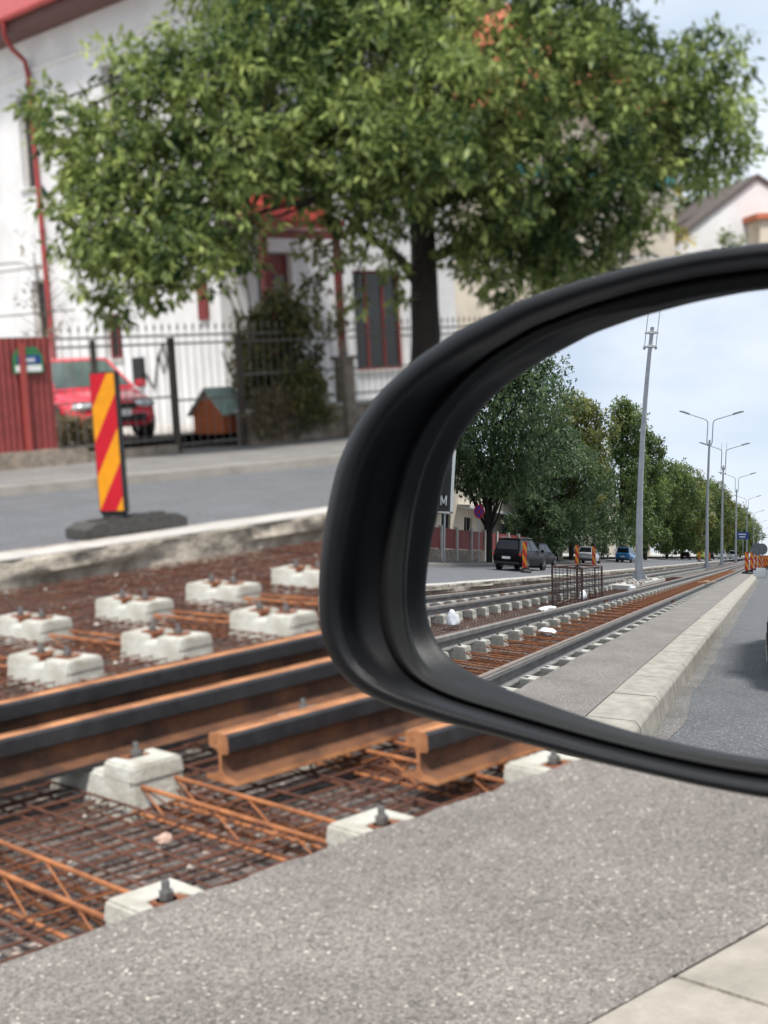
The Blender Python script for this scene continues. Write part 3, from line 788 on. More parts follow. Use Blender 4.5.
# ================================================================== HOUSES
def wall_panel(mb, x0, x1, z0, z1, fn, th, holes):
    """a wall slab with rectangular openings; fn(u, d, z) -> xyz, d = depth into the wall"""
    us = sorted({x0, x1, *[h[0] for h in holes], *[h[1] for h in holes]}); zs_ = sorted({z0, z1, *[h[2] for h in holes], *[h[3] for h in holes]})
    for a, b in zip(us, us[1:]):
        for c, d in zip(zs_, zs_[1:]):
            um, zm = (a+b)/2, (c+d)/2
            if any(h[0] < um < h[1] and h[2] < zm < h[3] for h in holes): continue
            mb.add([fn(a, 0, c), fn(b, 0, c), fn(b, 0, d), fn(a, 0, d)], [(0, 1, 2, 3)])
    for h in holes:
        a, b, c, d = h
        for p, q in (((a, c), (b, c)), ((b, c), (b, d)), ((b, d), (a, d)), ((a, d), (a, c))):
            mb.add([fn(p[0], 0, p[1]), fn(q[0], 0, q[1]), fn(q[0], th, q[1]), fn(p[0], th, p[1])], [(0, 1, 2, 3)])
def window(parent, fn, a, b, c, d, th, fm, gmat=None, mull=1, trans=False, name='window'):
    fr_ = MB(); w_ = .06
    def bar(u0, u1, z0, z1, d0, d1):
        p = [fn(u, dd, z) for z in (z0, z1) for dd in (d0, d1) for u in (u0, u1)]
        fr_.add(p, [(0, 1, 3, 2), (4, 6, 7, 5), (0, 4, 5, 1), (2, 3, 7, 6), (0, 2, 6, 4), (1, 5, 7, 3)])
    bar(a, a+w_, c, d, th-.06, th); bar(b-w_, b, c, d, th-.06, th); bar(a+w_, b-w_, c, c+w_, th-.06, th); bar(a+w_, b-w_, d-w_, d, th-.06, th)
    for i in range(mull):
        u = a+(b-a)*(i+1)/(mull+1); bar(u-.03, u+.03, c+w_, d-w_, th-.055, th-.002)
    f_ = fr_.build(name, fm, parent)
    gl = MB(); gl.add([fn(a, th-.02, c), fn(b, th-.02, c), fn(b, th-.02, d), fn(a, th-.02, d)], [(0, 1, 2, 3)]); gl.build('pane', gmat or M_winglass, f_)
    sl = MB()
    p = [fn(u, dd, z) for z in (c-.06, c-.002) for dd in (-.06, .05) for u in (a-.06, b+.06)]
    sl.add(p, [(0, 1, 3, 2), (4, 6, 7, 5), (0, 4, 5, 1), (2, 3, 7, 6), (0, 2, 6, 4), (1, 5, 7, 3)]); sl.build('sill', M_slab, f_)
# --- white house: side wall on X = 19 (seen obliquely), street front on Y = 25
HX, HY = 19.0, 25.0
house = thing('white_house', 'tall white rendered house with red eaves and downpipe, behind the tree at left', 'house', (HX, HY, 0))
side_fn = lambda u, d, z: (d, u, z)                      # u runs along Y, d into +X
front_fn = lambda u, d, z: (u, d, z)                     # u runs along X, d into +Y
mb = MB()
shole = [(7.05, 7.75, 6.30, 8.60), (7.05, 7.75, 2.6, 4.05), (3.85, 4.55, 1.95, 3.0), (11.0, 11.8, 6.3, 8.6), (11.0, 11.8, 2.6, 4.05), (15, 15.8, 6.3, 8.6), (3.2, 3.9, 6.3, 8.6)]
wall_panel(mb, 0, 19, .2, 9.85, side_fn, .22, shole)
fhole = [(1.05, 2.05, .5, 4.05), (3.85, 5.45, 1.35, 3.66), (1.0, 2.0, 6.2, 8.2), (3.9, 5.3, 6.2, 8.2)]
wall_panel(mb, 0, 7.25, .2, 9.85, front_fn, .22, fhole)
mb.add([(7.25, 0, .2), (7.25, 19, .2), (7.25, 19, 9.6), (7.25, 0, 9.6)], [(0, 1, 2, 3)])
mb.build('wall', M_white, house)
for i, h in enumerate(shole): window(house, side_fn, *h, .2, M_slab if i < 2 or i > 2 else M_redwood, mull=0 if i < 2 else 1)
for h in fhole[1:]: window(house, front_fn, *h, .2, M_redwood, mull=2)
# red framed front door in the porch
mb = MB(); mb.box((1.55, .19, 2.25), (.98, .06, 3.5)); d_ = mb.build('door', M_redwood, house, bevel=.01)
for u in (1.32, 1.78):
    mb = MB(); mb.box((u, .15, 2.6), (.30, .02, 1.9)); mb.build('door_pane', M_winglass, d_)
mb = MB(); mb.box((-.36, 8.5, 9.98), (.72, 20.6, .30)); mb.box((4.2, -.5, 9.98), (8.3, 1.0, .30)); ev = mb.build('eaves', mat('eaves_boards', (.10, .045, .04), .7, .2, 8), house)
mb = MB()
ridge = [(3.62, 3.6, 13.6), (3.62, 15.4, 13.6)]
c_ = [(-.86, -1.1, 10.15), (8.4, -1.1, 10.15), (8.4, 20, 10.15), (-.86, 20, 10.15)]
mb.add(c_+ridge, [(0, 1, 4), (1, 2, 5, 4), (2, 3, 5), (3, 0, 4, 5)]); mb.build('roof', M_redroof, house)
mb = MB(); mb.tube([(-.84, -1.2, 10.12), (-.84, 20, 10.12)], .075, 10); mb.tube([(-.8, -1.12, 10.12), (8.4, -1.12, 10.12)], .075, 10); mb.build('gutter', M_redroof, house, smooth=True)
mb = MB(); mb.tube([(-.84, 6.6, 10.05), (-.82, 6.64, 9.75), (-.55, 6.8, 9.5), (-.16, 6.92, 9.28), (-.10, 6.92, 8.95), (-.10, 6.85, 4.5), (-.10, 6.74, .3)], .06, 10)
for z in (7.6, 5.2, 2.8): mb.lathe([(.075, -.03), (.075, .03)], (-.10, 6.84, z), 'z', 12)
mb.build('downpipe', M_redpipe, house, smooth=True)
mb = MB(); mb.box((-.02, 8.5, 9.05), (.05, 17.5, .10)); mb.build('moulding', M_white2, house)
mb = MB(); mb.box((-.06, 3.15, 1.62), (.12, .34, .62)); mb.build('meter_box', M_dark, house, bevel=.01)
mb = MB(); mb.box((-.05, .55, 3.05), (.06, .32, .85)); mb.build('shutter', M_redwood, house)
mb = MB(); mb.tube([(-.03, 2.95, 1.55), (-.05, 2.6, 1.2), (-.04, 2.4, 1.9), (-.04, 2.15, 2.2), (-.04, 2.05, 1.8), (-.04, 2.2, 1.55), (-.04, 2.35, 1.9)], .022, 6); mb.build('hose', M_black, house)
# porch: tiled pent roof on dark timber posts
porch = MB(); PX0, PX1 = -.25, 1.95
porch.add([(PX0, -.0, 5.30), (PX1, -.0, 5.30), (PX1, -1.9, 4.42), (PX0, -1.9, 4.42), (PX0, 0, 5.20), (PX1, 0, 5.20), (PX1, -1.9, 4.32), (PX0, -1.9, 4.32)], [(0, 1, 2, 3), (4, 7, 6, 5), (3, 2, 6, 7), (0, 3, 7, 4), (1, 5, 6, 2)])
for i in range(12): porch.tube([(PX0+.03+i*.195, -.02, 5.33), (PX0+.03+i*.195, -1.93, 4.45)], .05, 8)
po_ = porch.build('porch_roof', M_redroof, house, smooth=True)
mb = MB()
for u in (PX0+.1, PX1-.1): mb.box((u, -1.75, 2.3), (.13, .13, 4.1))
mb.box(((PX0+PX1)/2, -1.83, 4.22), (PX1-PX0, .12, .18)); mb.build('porch_frame', M_redwood, house)
# --- beige neighbour behind the tree
t = thing('beige_building', 'plain beige building with a teal strip along its top, right of the tree', 'building', (27.6, 30.0, 0))
mb = MB(); hh = [(2+3.2*i, 3.2+3.2*i, z, z+1.5) for i in range(4) for z in (1.2, 4.3)]
wall_panel(mb, 0, 15.1, .2, 7.0, front_fn, .2, hh)
mb.add([(15.1, 0, .2), (15.1, 12, .2), (15.1, 12, 7.0), (15.1, 0, 7.0)], [(0, 1, 2, 3)]); mb.add([(0, 0, .2), (0, 12, .2), (0, 12, 7.0), (0, 0, 7.0)], [(0, 1, 2, 3)])
mb.add([(0, 0, 7.0), (15.1, 0, 7.0), (15.1, 12, 7.0), (0, 12, 7.0)], [(0, 1, 2, 3)]); mb.build('wall', M_beige, t)
for h in hh: window(t, front_fn, *h, .2, M_slab, mull=1)
mb = MB(); mb.box((7.0, -.05, 7.16), (15.6, .5, .32)); mb.build('parapet', M_tealb, t)
mb = MB(); mb.box((14.2, -.08, 5.9), (.35, .14, .5)); mb.build('wall_box', M_slab, t)
# --- low cream boundary wall
t = thing('boundary_wall', 'cream rendered boundary wall with a flat coping, at the far right', 'wall', (38, 29, 0))
mb = MB(); mb.box((14, 0, 2.25), (30, .3, 4.3)); mb.build('wall', M_cream, t)
mb = MB(); mb.box((14, 0, 4.47), (30.3, .45, .16)); mb.build('coping', M_slab, t)
# --- white gabled house
t = thing('gabled_house', 'white gabled house with a dark verge, right edge above the mirror', 'house', (53.5, 37.0, 0), R(-40))
mb = MB(); gp = [(-1.2, .2), (7.6, .2), (7.6, 5.6), (3.2, 8.6), (-1.2, 5.6)]
mb.prism(gp, lambda u, v, w_: (u, w_, v), 0, 11); mb.build('wall', M_white, t)
mb = MB()
for s, (a, b) in ((0, ((-1.6, 5.38), (3.2, 8.66))), (1, ((3.2, 8.66), (8.0, 5.38)))):
    mb.prism([a, b, (b[0], b[1]+.15), (a[0], a[1]+.15)], lambda u, v, w_: (u, w_, v), -.15, 11.3)
mb.build('roof', mat('slate', (.10, .085, .08), .8, .25, 7), t)
mb = MB(); mb.box((4.4, -.9, 3.6), (3.4, 1.7, 6.2)); mb.build('annex', M_beige, t)
mb = MB(); mb.prism([(2.5, 6.72), (6.3, 6.72), (6.3, 6.95), (2.5, 6.95)], lambda u, v, w_: (u, w_, v), -1.95, -.03); mb.build('annex_roof', M_tile, t)
# --- house with tiled roof seen above the crown
t = thing('tiled_house', 'house with a terracotta tiled roof peeking above the tree crown', 'house', (44.2, 38, 0))
mb = MB(); mb.box((7.2, 7, 5.9), (6, 13, 11.4)); mb.build('wall', M_cream, t)
mb = MB(); mb.add([(3.6, -.6, 11.5), (10.8, -.6, 11.5), (10.8, 14.6, 11.5), (3.6, 14.6, 11.5), (5.6, 7, 17.6), (8.8, 7, 17.6)], [(0, 1, 5, 4), (1, 2, 5), (2, 3, 4, 5), (3, 0, 4)]); mb.build('roof', M_tile, t)
# --- kennel
t = thing('dog_kennel', 'orange wooden kennel with a green pitched roof behind the iron gate', 'kennel', (16.05, 21.35, .36), R(8))
t.scale = (.78, .72, .82)
mb = MB(); mb.prism([(-.52, 0), (.52, 0), (.52, .52), (0, .95), (-.52, .52)], lambda u, v, w_: (w_, u, v), -.40, .40); mb.build('walls', M_orange, t)
mb = MB()
for s in (-1, 1): mb.add([(-.5, s*.64, .44), (.5, s*.64, .44), (.5, 0, 1.02), (-.5, 0, 1.02), (-.5, s*.64, .40), (.5, s*.64, .40), (.5, 0, .975), (-.5, 0, .975)], [(0, 1, 2, 3), (4, 5, 6, 7), (0, 1, 5, 4), (1, 2, 6, 5), (0, 3, 7, 4)])
mb.build('roof', M_teal, t)
# --- overhead cables at the left
for k_, (za, zb) in enumerate(((4.75, 4.9), (4.45, 4.55), (3.6, 4.35), (3.25, 3.2))):
    mb = MB(); pts = []
    for q in range(13):
        f_ = q/12; pts.append((4+15*f_, 36-1.6*f_-1.2*k_*f_, za+(zb-za)*f_-.5*(4*f_*(1-f_))*.5))
    mb.tube(pts, .016, 5); o = mb.build('overhead_cable', M_dark)
    tag(o, ['topmost dark cable running to the white house', 'second dark cable running to the white house', 'third dark cable sloping up to the white house', 'lowest dark cable at the white house'][k_], 'cable', 'cables to the white house')

# ================================================================== CARS
def car(name, label, cat, loc_, rz, col, style='suv', group=None, L=4.6, Wd=1.84, Ht=1.66, detail=True, glassm=None):
    t = thing(name, label, cat, loc_, rz, group)
    P = paint(col[0], col[1]); gmt = glassm or M_carglass
    hl, hw = L/2, Wd/2
    # stations: x fraction of half length, sill z, top z of lower body, half width factor
    bz = {'suv': .60, 'hatch': .60, 'van': .52}[style]
    belt = Ht*bz
    if style == 'suv': st = [(-1, .42, belt*.80, .80), (-.985, .34, belt*.95, .90), (-.93, .28, belt*1.01, .97), (-.7, .24, belt*1.015, 1.0), (-.2, .22, belt, 1.0), (.3, .22, belt*.985, 1.0), (.50, .23, belt*.97, .985), (.80, .24, belt*.90, .955), (.93, .27, belt*.80, .89), (.985, .33, belt*.68, .80), (1, .40, belt*.55, .72)]
    elif style == 'hatch': st = [(-1, .40, belt*.80, .78), (-.985, .32, belt*.96, .88), (-.92, .26, belt*1.03, .96), (-.6, .2, belt*1.03, 1.0), (-.1, .18, belt, 1.0), (.35, .18, belt*.985, 1.0), (.55, .2, belt*.95, .985), (.78, .2, belt*.84, .95), (.90, .22, belt*.74, .90), (.97, .26, belt*.62, .82), (1, .34, belt*.48, .72)]
    else: st = [(-1, .40, belt, .92), (-.985, .32, belt*1.02, .97), (-.9, .26, belt*1.02, 1.0), (0, .22, belt, 1.0), (.5, .22, belt*.97, 1.0), (.7, .23, belt*.92, .98), (.90, .25, belt*.80, .93), (.98, .30, belt*.68, .84), (1, .38, belt*.55, .76)]
    nr = 14
    mb = MB(); vs = []
    for fx, zs0, zt, wf in st:
        x = fx*hl; hwf = hw*wf
        half = [(0.0, zs0), (.80*hwf, zs0), (.95*hwf, zs0+.05), (1.0*hwf, zs0+(zt-zs0)*.38), (.995*hwf, zs0+(zt-zs0)*.66), (.955*hwf, zs0+(zt-zs0)*.93), (.86*hwf, zt), (0, zt+.02)]
        ringp = half+[(-y, z) for y, z in half[-2:0:-1]]
        vs += [(x, y, z) for y, z in ringp]
    nr = len(ringp); ns = len(st)
    mb.add(vs, [(i*nr+k_, i*nr+(k_+1) % nr, (i+1)*nr+(k_+1) % nr, (i+1)*nr+k_) for i in range(ns-1) for k_ in range(nr)]+[tuple(range(nr)), tuple((ns-1)*nr+k_ for k_ in range(nr))])
    body = mb.build('body', P, t, smooth=True, angle=50)
    # greenhouse
    if style == 'suv': gb = [(-.96, .84), (.44, .90)]; gt = [(-.80, .70), (.02, .74)]
    elif style == 'hatch': gb = [(-.90, .82), (.50, .90)]; gt = [(-.52, .66), (.05, .70)]
    else: gb = [(-.97, .92), (.62, .90)]; gt = [(-.93, .84), (.30, .80)]
    zb_, zt_ = belt*.975, Ht-.05
    def gp_(fx, s, z):                         # point on greenhouse side at x-fraction along its own length and height 0..1
        xb = (gb[0][0]+(gb[1][0]-gb[0][0])*fx)*hl; xt = (gt[0][0]+(gt[1][0]-gt[0][0])*fx)*hl
        yb = (gb[0][1]+(gb[1][1]-gb[0][1])*fx)*hw; yt = (gt[0][1]+(gt[1][1]-gt[0][1])*fx)*hw
        return (xb+(xt-xb)*z, s*(yb+(yt-yb)*z), zb_+(zt_-zb_)*z)
    cab = MB()
    vs = [gp_(f_, s, z) for f_ in (0, .5, 1) for s in (-1, 1) for z in (0, 1)]
    cab.add(vs, [(0, 4, 5, 1), (4, 8, 9, 5), (2, 3, 7, 6), (6, 7, 11, 10), (0, 1, 3, 2), (8, 10, 11, 9)])
    # roof: gentle crown
    rv = []
    fxs = [-.03, .0, .2, .5, .8, 1.0, 1.03]; ys_ = [-1.0, -.92, -.5, 0, .5, .92, 1.0]
    for f_ in fxs:
        for yy in ys_:
            q = gp_(min(1, max(0, f_)), 1, 1)
            ez = .055*(1-abs(yy)**4)*(1-(abs(2*f_-1)**6)*.8)
            rv.append((q[0]+(f_-min(1, max(0, f_)))*hl*.8, q[1]*yy*1.01, zt_-.012+ez))
    nq = len(ys_)
    cab.add(rv, [(i*nq+j, (i+1)*nq+j, (i+1)*nq+j+1, i*nq+j+1) for i in range(len(fxs)-1) for j in range(nq-1)])
    cab.build('cabin', P, t, smooth=True, angle=40)
    def patch(nm, pts, off, m_, par=t):
        q = MB(); c_ = Vector([sum(p[i] for p in pts)/len(pts) for i in range(3)])
        n_ = (Vector(pts[1])-Vector(pts[0])).cross(Vector(pts[2])-Vector(pts[0])).normalized()
        if n_.dot(c_-Vector((0, 0, zb_-.3))) < 0: n_ = -n_
        a = [tuple(Vector(p)+n_*off) for p in pts]; b = [tuple(Vector(p)-n_*.01) for p in pts]; k2 = len(pts)
        q.add(a+b, [tuple(range(k2))]+[(i, (i+1) % k2, k2+(i+1) % k2, k2+i) for i in range(k2)])
        return q.build(nm, m_, par)
    def inset(pts, e):
        c_ = Vector([sum(p[i] for p in pts)/len(pts) for i in range(3)]); return [tuple(Vector(p)+(c_-Vector(p)).normalized()*e) for p in pts]
    patch('windscreen', inset([gp_(1, -1, .06), gp_(1, 1, .06), gp_(1, 1, .96), gp_(1, -1, .96)], .07), .008, gmt)
    patch('rear_window', inset([gp_(0, -1, .12), gp_(0, 1, .12), gp_(0, 1, .94), gp_(0, -1, .94)], .10), .008, gmt)
    cuts = [(.05, .26), (.29, .58), (.615, .95)] if style != 'van' else [(.62, .95)]
    for s in (-1, 1):
        for a, b in cuts: patch('side_window', [gp_(a, s, .10), gp_(b, s, .08), gp_(b-.015, s, .90), gp_(a+.015, s, .90)], .008, gmt)
    # wheels and arches
    wr = .335 if style != 'hatch' else .31
    for fx in (-.60, .615):
        for s in (-1, 1):
            ar = MB(); ar.lathe([(wr+.065, -.006), (wr+.065, .006)], (fx*hl, s*(hw*.992), wr), 'y', 28); ar.build('wheel_arch', M_dark, t)
            wh = MB(); yo = s*(hw-.10)
            wh.lathe([(wr*.62, -.115), (wr*.94, -.115), (wr, -.085), (wr, .085), (wr*.94, .115), (wr*.62, .115)], (fx*hl, yo, wr), 'y', 32, closed=True)
            wo = wh.build('wheel', M_tyre, t, smooth=True)
            ri = MB(); ri.lathe([(wr*.62, -.09), (wr*.62, .09)], (fx*hl, yo, wr), 'y', 24)
            for k_ in range(5):
                an = 2*math.pi*k_/5
                ri.tube([(fx*hl, yo+s*.105, wr), (fx*hl+math.cos(an)*wr*.58, yo+s*.105, wr+math.sin(an)*wr*.58)], [.035, .028], 6)
            ri.build('rim', M_rim, wo)
    # lamps, bumper, plates
    zf = belt*.66
    for s in (-1, 1):
        q = MB(); bm = bmesh.new(); bmesh.ops.create_uvsphere(bm, u_segments=16, v_segments=10, radius=1)
        q.add([(hl*.925+v.co.x*.17, s*hw*.66+v.co.y*.20, zf+v.co.z*.085) for v in bm.verts], [[v.index for v in f.verts] for f in bm.faces]); bm.free()
        q.build('headlight', M_chrome, t, smooth=True)
        q = MB(); q.box((-hl*.965, s*hw*.76, belt*.83), (.12, .34, .14 if style != 'van' else .4)); q.build('tail_light', M_tail, t, bevel=.02)
        q = MB(); q.box((hl*.40, s*(hw+.09), belt+.05), (.14, .20, .15)); q.build('door_mirror', P if style != 'van' else M_signwhite, t, bevel=.035, smooth=True)
    q = MB(); q.box((hl*.975, 0, zf-.03), (.07, hw*.9, .13)); q.box((hl*.985, 0, .38), (.06, hw*1.3, .16)); q.build('grille', M_dark, t, bevel=.02)
    q = MB(); q.box((hl+.015, 0, .47), (.02, .52, .115)); q.build('number_plate', M_plate, t)
    q = MB(); q.box((-hl-.012, 0, belt*.66), (.02, .52, .115)); q.build('number_plate', M_plate, t)
    q = MB(); q.box((-hl*.975, 0, .40), (.12, Wd*.86, .17)); q.build('bumper', M_black, t, bevel=.03)
    if style == 'suv':
        for s in (-1, 1):
            q = MB(); q.tube([(-hl*.72, s*hw*.66, Ht-.02), (-hl*.66, s*hw*.66, Ht+.025), (hl*.0, s*hw*.69, Ht+.025), (hl*.05, s*hw*.7, Ht-.02)], .016, 6); q.build('roof_bar', M_rim, t)
    for s in (-1, 1):
        q = MB()
        for fx in (.02, -.36): q.box((fx*hl, s*(hw*.985), belt*.80), (.16, .03, .028))
        q.build('door_handle', M_rim if style == 'suv' else P, t)
    return t
GC = 'cars on the street'
car('parked_car', 'red hatchback parked nose out in the yard behind the iron fence', 'car', (14.38, 23.5, .385), R(-101), ('red', (.75, .03, .06)), 'hatch', GC, L=3.9, Wd=1.74, Ht=1.52, glassm=M_greenglass)
car('parked_car', 'black estate car on the far road beside a striped panel, in the mirror', 'car', (-34.6, 14.1, 0), R(180), ('black', (.002, .002, .003)), 'suv', GC, L=4.75, Wd=1.86, Ht=1.62)
car('parked_car', 'black hatchback just ahead of the black estate car, in the mirror', 'car', (-41.5, 15.6, 0), R(180), ('charcoal', (.006, .006, .007)), 'hatch', GC, L=4.3, Wd=1.8, Ht=1.5)
car('parked_car', 'silver hatchback half hidden behind the striped panels, in the mirror', 'car', (-62, 17.5, 0), R(176), ('silver', (.45, .46, .47)), 'hatch', GC, L=4.3, Wd=1.8, Ht=1.5)
car('parked_car', 'bright blue car under the trees left of the tall mast, in the mirror', 'car', (-77, 16.9, 0), R(180), ('blue', (.02, .15, .36)), 'suv', GC, L=4.5, Wd=1.84, Ht=1.62)
car('parked_car', 'yellow green car far up the road, in the mirror', 'car', (-150, 15.8, 0), R(178), ('yellow_green', (.50, .55, .02)), 'hatch', GC, L=4.2, Wd=1.8, Ht=1.6)
car('parked_car', 'dark car left of the yellow green car, far up the road in the mirror', 'car', (-143, 18.2, 0), R(178), ('black', (.002, .002, .003)), 'hatch', GC, L=4.3, Wd=1.8, Ht=1.5)
car('parked_car', 'dark estate car right of the yellow green car, far up the road in the mirror', 'car', (-170, 15.6, 0), R(178), ('charcoal', (.006, .006, .007)), 'suv', GC, L=4.6, Wd=1.84, Ht=1.6)
car('delivery_van', 'white van far up the road near the end of the tracks, in the mirror', 'van', (-195, 14.6, 0), R(180), ('white', (.7, .7, .7)), 'van', GC, L=5.4, Wd=2.0, Ht=2.4)
car('delivery_van', 'second white van right of the first, far up the road in the mirror', 'van', (-205, 12.2, 0), R(180), ('white', (.7, .7, .7)), 'van', GC, L=5.4, Wd=2.0, Ht=2.4)
car('following_van', 'vehicle following in the lane at the right edge of the reflection', 'van', (-10.05, -.60, -.22), 0, ('white', (.7, .7, .7)), 'van', GC, L=5.0, Wd=2.02, Ht=2.3)

# ================================================================== MASTS AND LAMPS
GM = 'street masts along the tramway'
def mast(x, label, arms, insul, h=11.3, r0=.17, r1=.095):
    t = thing('tram_mast' if insul and not arms else 'street_lamp', label, 'mast' if insul and not arms else 'street lamp', (x, 6.4, -.02), 0, GM)
    mb = MB(); mb.lathe([(r0+.03, 0), (r0, .5), (r0*.92, 3.2), (r0*.86, 3.25), (r1*1.15, h*.75), (r1, h)], (0, 0, 0), 'z', 16); mb.build('pole', M_galv, t, smooth=True)
    mb = MB(); mb.box((0, 0, .04), (.6, .6, .08)); mb.box((0, 0, .75), (.22, .36, .5))
    for a in range(4):
        mb.prism([(0, .08), (.26, .08), (0, .6)], lambda u, v, w_, a=a: ((u+r0*.6)*math.cos(a*math.pi/2)-w_*math.sin(a*math.pi/2), (u+r0*.6)*math.sin(a*math.pi/2)+w_*math.cos(a*math.pi/2), v), -.01, .01)
    mb.build('base_plate', M_galv, t)
    if insul:
        for s in (-1, 1):
            q = MB(); q.tube([(0, s*.28, h-1.0), (0, s*.28, h+2.6)], .022, 6)
            q.lathe([(.05, -.08), (.07, 0), (.05, .08)], (0, s*.28, h-.95), 'z', 10); q.build('rod', M_galv, t)
        q = MB()
        for z in (h-.25, h-.9): q.box((0, 0, z), (.16, .66, .07)); q.lathe([(r1+.05, -.06), (r1+.05, .06)], (0, 0, z), 'z', 14)
        q.build('bracket', M_signwhite, t)
    if arms:
        for s in (-1, 1):
            q = MB(); yo = s*.24
            q.tube([(0, yo*.5, h-.5), (0, yo, h-.2), (0, yo, h+1.55), (0, yo+s*.10, h+1.75), (0, yo+s*.35, h+1.88), (0, yo+s*1.9, h+2.35)], [.05, .05, .045, .045, .04, .035], 8)
            a_ = q.build('lamp_arm', M_galv, t, smooth=True)
            q = MB(); q.prism([(1.75, 2.26), (2.75, 2.56), (2.78, 2.62), (2.4, 2.60), (1.75, 2.40)], lambda u, v, w_: (w_, yo+s*u, h+v), -.12, .12); q.build('lamp_head', M_galv, a_, bevel=.02)
    return t
mast(-30.6, 'tall pale mast nearest in the mirror, with two rods at its top', False, True)
mast(-63.5, 'double armed street lamp first behind the tall mast, in the mirror', True, False)
mast(-82, 'mast with rods between the first two double lamps, in the mirror', True, True)
mast(-112, 'third double armed street lamp in the row, in the mirror', True, False)
mast(-155, 'fourth double armed street lamp in the row, in the mirror', True, False)
mast(-205, 'fifth double armed street lamp in the row, in the mirror', True, False)
mast(-265, 'sixth double armed street lamp in the row, in the mirror', True, False)
mast(-335, 'farthest double armed street lamp in the row, in the mirror', True, False)
# concrete pad with rubble at the first mast
t = thing('mast_footing', 'square concrete footing of the tall mast with rubble on it, in the mirror', 'footing', (-30.6, 6.35, 0))
mb = MB(); mb.box((0, 0, -.15), (9.6, .9, .24)); mb.build('block', M_slab, t, bevel=.02)
for k_ in range(26):
    crumb('broken_stone', 'broken stone on the footing of the tall mast, in the mirror', 'stone', -30.6+random.uniform(-4, 4), 6.35+random.choice((-1, 1))*random.uniform(.05, .42), -.02, (random.uniform(.05, .13),)*3, M_rubble, 'stones on the mast footing')
# blue road sign on the third lamp
t = thing('road_sign', 'small blue road sign on a lamp far up the tracks, in the mirror', 'road sign', (-112.3, 5.3, 0))
mb = MB(); mb.box((.3, 0, 4.2), (.04, 1.8, 1.1)); mb.build('plate', M_blue, t)
mb = MB()
for u, wd in ((.2, 1.2), (-.2, .9)): mb.box((.325, .1, 4.2+u), (.01, wd, .16))
mb.build('lettering', M_signwhite, t)
mb = MB(); mb.tube([(.25, 0, 0), (.25, 0, 4.0)], .05, 8); mb.build('post', M_galv, t)

# ================================================================== SITE CLUTTER IN THE MIRROR
t = thing('wire_cage', 'rusty steel cage frame with mesh ends standing between the rails, in the mirror', 'cage', (-18.4, 5.86, -.2), R(-5.6))
mb = MB(); a, b, hgt = 1.85, .42, .98
for sx in (-1, 1):
    for sy in (-1, 1): mb.tube([(sx*a, sy*b, 0), (sx*a, sy*b, hgt)], .034, 6)
for z in (.02, hgt):
    mb.tube([(-a, -b, z), (a, -b, z), (a, b, z), (-a, b, z), (-a, -b, z)], .03, 6)
for sx in (-.35,): mb.tube([(sx, -b, 0), (sx, -b, hgt)], .018, 6); mb.tube([(sx, b, 0), (sx, b, hgt)], .018, 6)
mb.build('frame', mat('cage_steel', (.085, .05, .038), .8, .3, 9), t)
mb = MB()
for x_ in (-a, a):
    for q in range(9): mb.tube([(x_, -b+2*b*q/8, 0), (x_, -b+2*b*q/8, hgt)], .010, 4)
    for q in range(14): mb.tube([(x_, -b, hgt*q/14), (x_, b, hgt*q/14)], .010, 4)
for q in range(8): mb.tube([(a-.12*q, b, 0), (a-.12*q, b, hgt*.6)], .010, 4)
for q in range(9): mb.tube([(a-.9, b, hgt*.6*q/9), (a, b, hgt*.6*q/9)], .010, 4)
mb.build('mesh_panel', mat('cage_mesh', (.06, .035, .03), .8, .3, 9), t)
crumb('plastic_sack', 'crumpled white plastic sack beside a rail at the left of the reflection', 'sack', -10.3, 6.15, -.08, (.15, .13, .17), M_bag, 'white sacks and scraps in the mirror')
crumb('plastic_sack', 'long white scrap of packaging lying between the two tracks, in the mirror', 'scrap', -15.3, 5.85, -.16, (.55, .16, .05), M_bag, 'white sacks and scraps in the mirror')
crumb('plastic_sack', 'small flat white foam scrap on the rusty bed of the near track, in the mirror', 'scrap', -10.5, 4.2, -.12, (.14, .18, .07), M_bag, 'white sacks and scraps in the mirror')
crumb('plastic_sack', 'white sack leaning inside the wire cage, in the mirror', 'sack', -19.3, 6.0, -.1, (.32, .10, .16), M_bag, 'white sacks and scraps in the mirror')
crumb('plastic_sack', 'white lump by the footing of the tall mast, in the mirror', 'sack', -25.0, 5.6, -.1, (.16, .16, .14), M_bag, 'white sacks and scraps in the mirror')
t = thing('wood_scrap', 'pale plank scraps crossed on the rail beside the asphalt, in the mirror', 'planks', (-28.0, 3.1, .06), 0)
for k_, (rz, dx) in enumerate(((.9, 0), (-.3, .1))):
    mb = MB(); mb.box((dx, -.1, .10+.03*k_), (.9, .14, .03), rz); mb.build('plank', M_plank, t)

# ================================================================== STREET FURNITURE ON THE FAR PAVEMENT IN THE MIRROR
t = thing('no_stopping_sign', 'round blue and red no stopping sign on a post, in the mirror', 'road sign', (-37.6, 18.4, .12))
mb = MB(); mb.tube([(0, 0, 0), (0, 0, 3.2)], .035, 8); mb.build('post', M_galv, t)
mb = MB(); mb.lathe([(.40, -.01), (.40, .01)], (.06, 0, 2.95), 'x', 32); mb.build('rim', M_sred, t)
mb = MB(); mb.lathe([(.315, -.004), (.315, .004)], (.074, 0, 2.95), 'x', 32); mb.build('disc', mat('disc_blue', (.03, .05, .30), .4, .08, 9), t)
mb = MB()
for s in (-1, 1): mb.prism([(-.30, -.045), (.30, -.045), (.30, .045), (-.30, .045)], lambda u, v, w_: (w_, (u-s*v)*.7071, 2.95+(s*u+v)*.7071), .079+.003*(s+1), .083+.003*(s+1))
mb.build('cross_bars', M_sred, t)
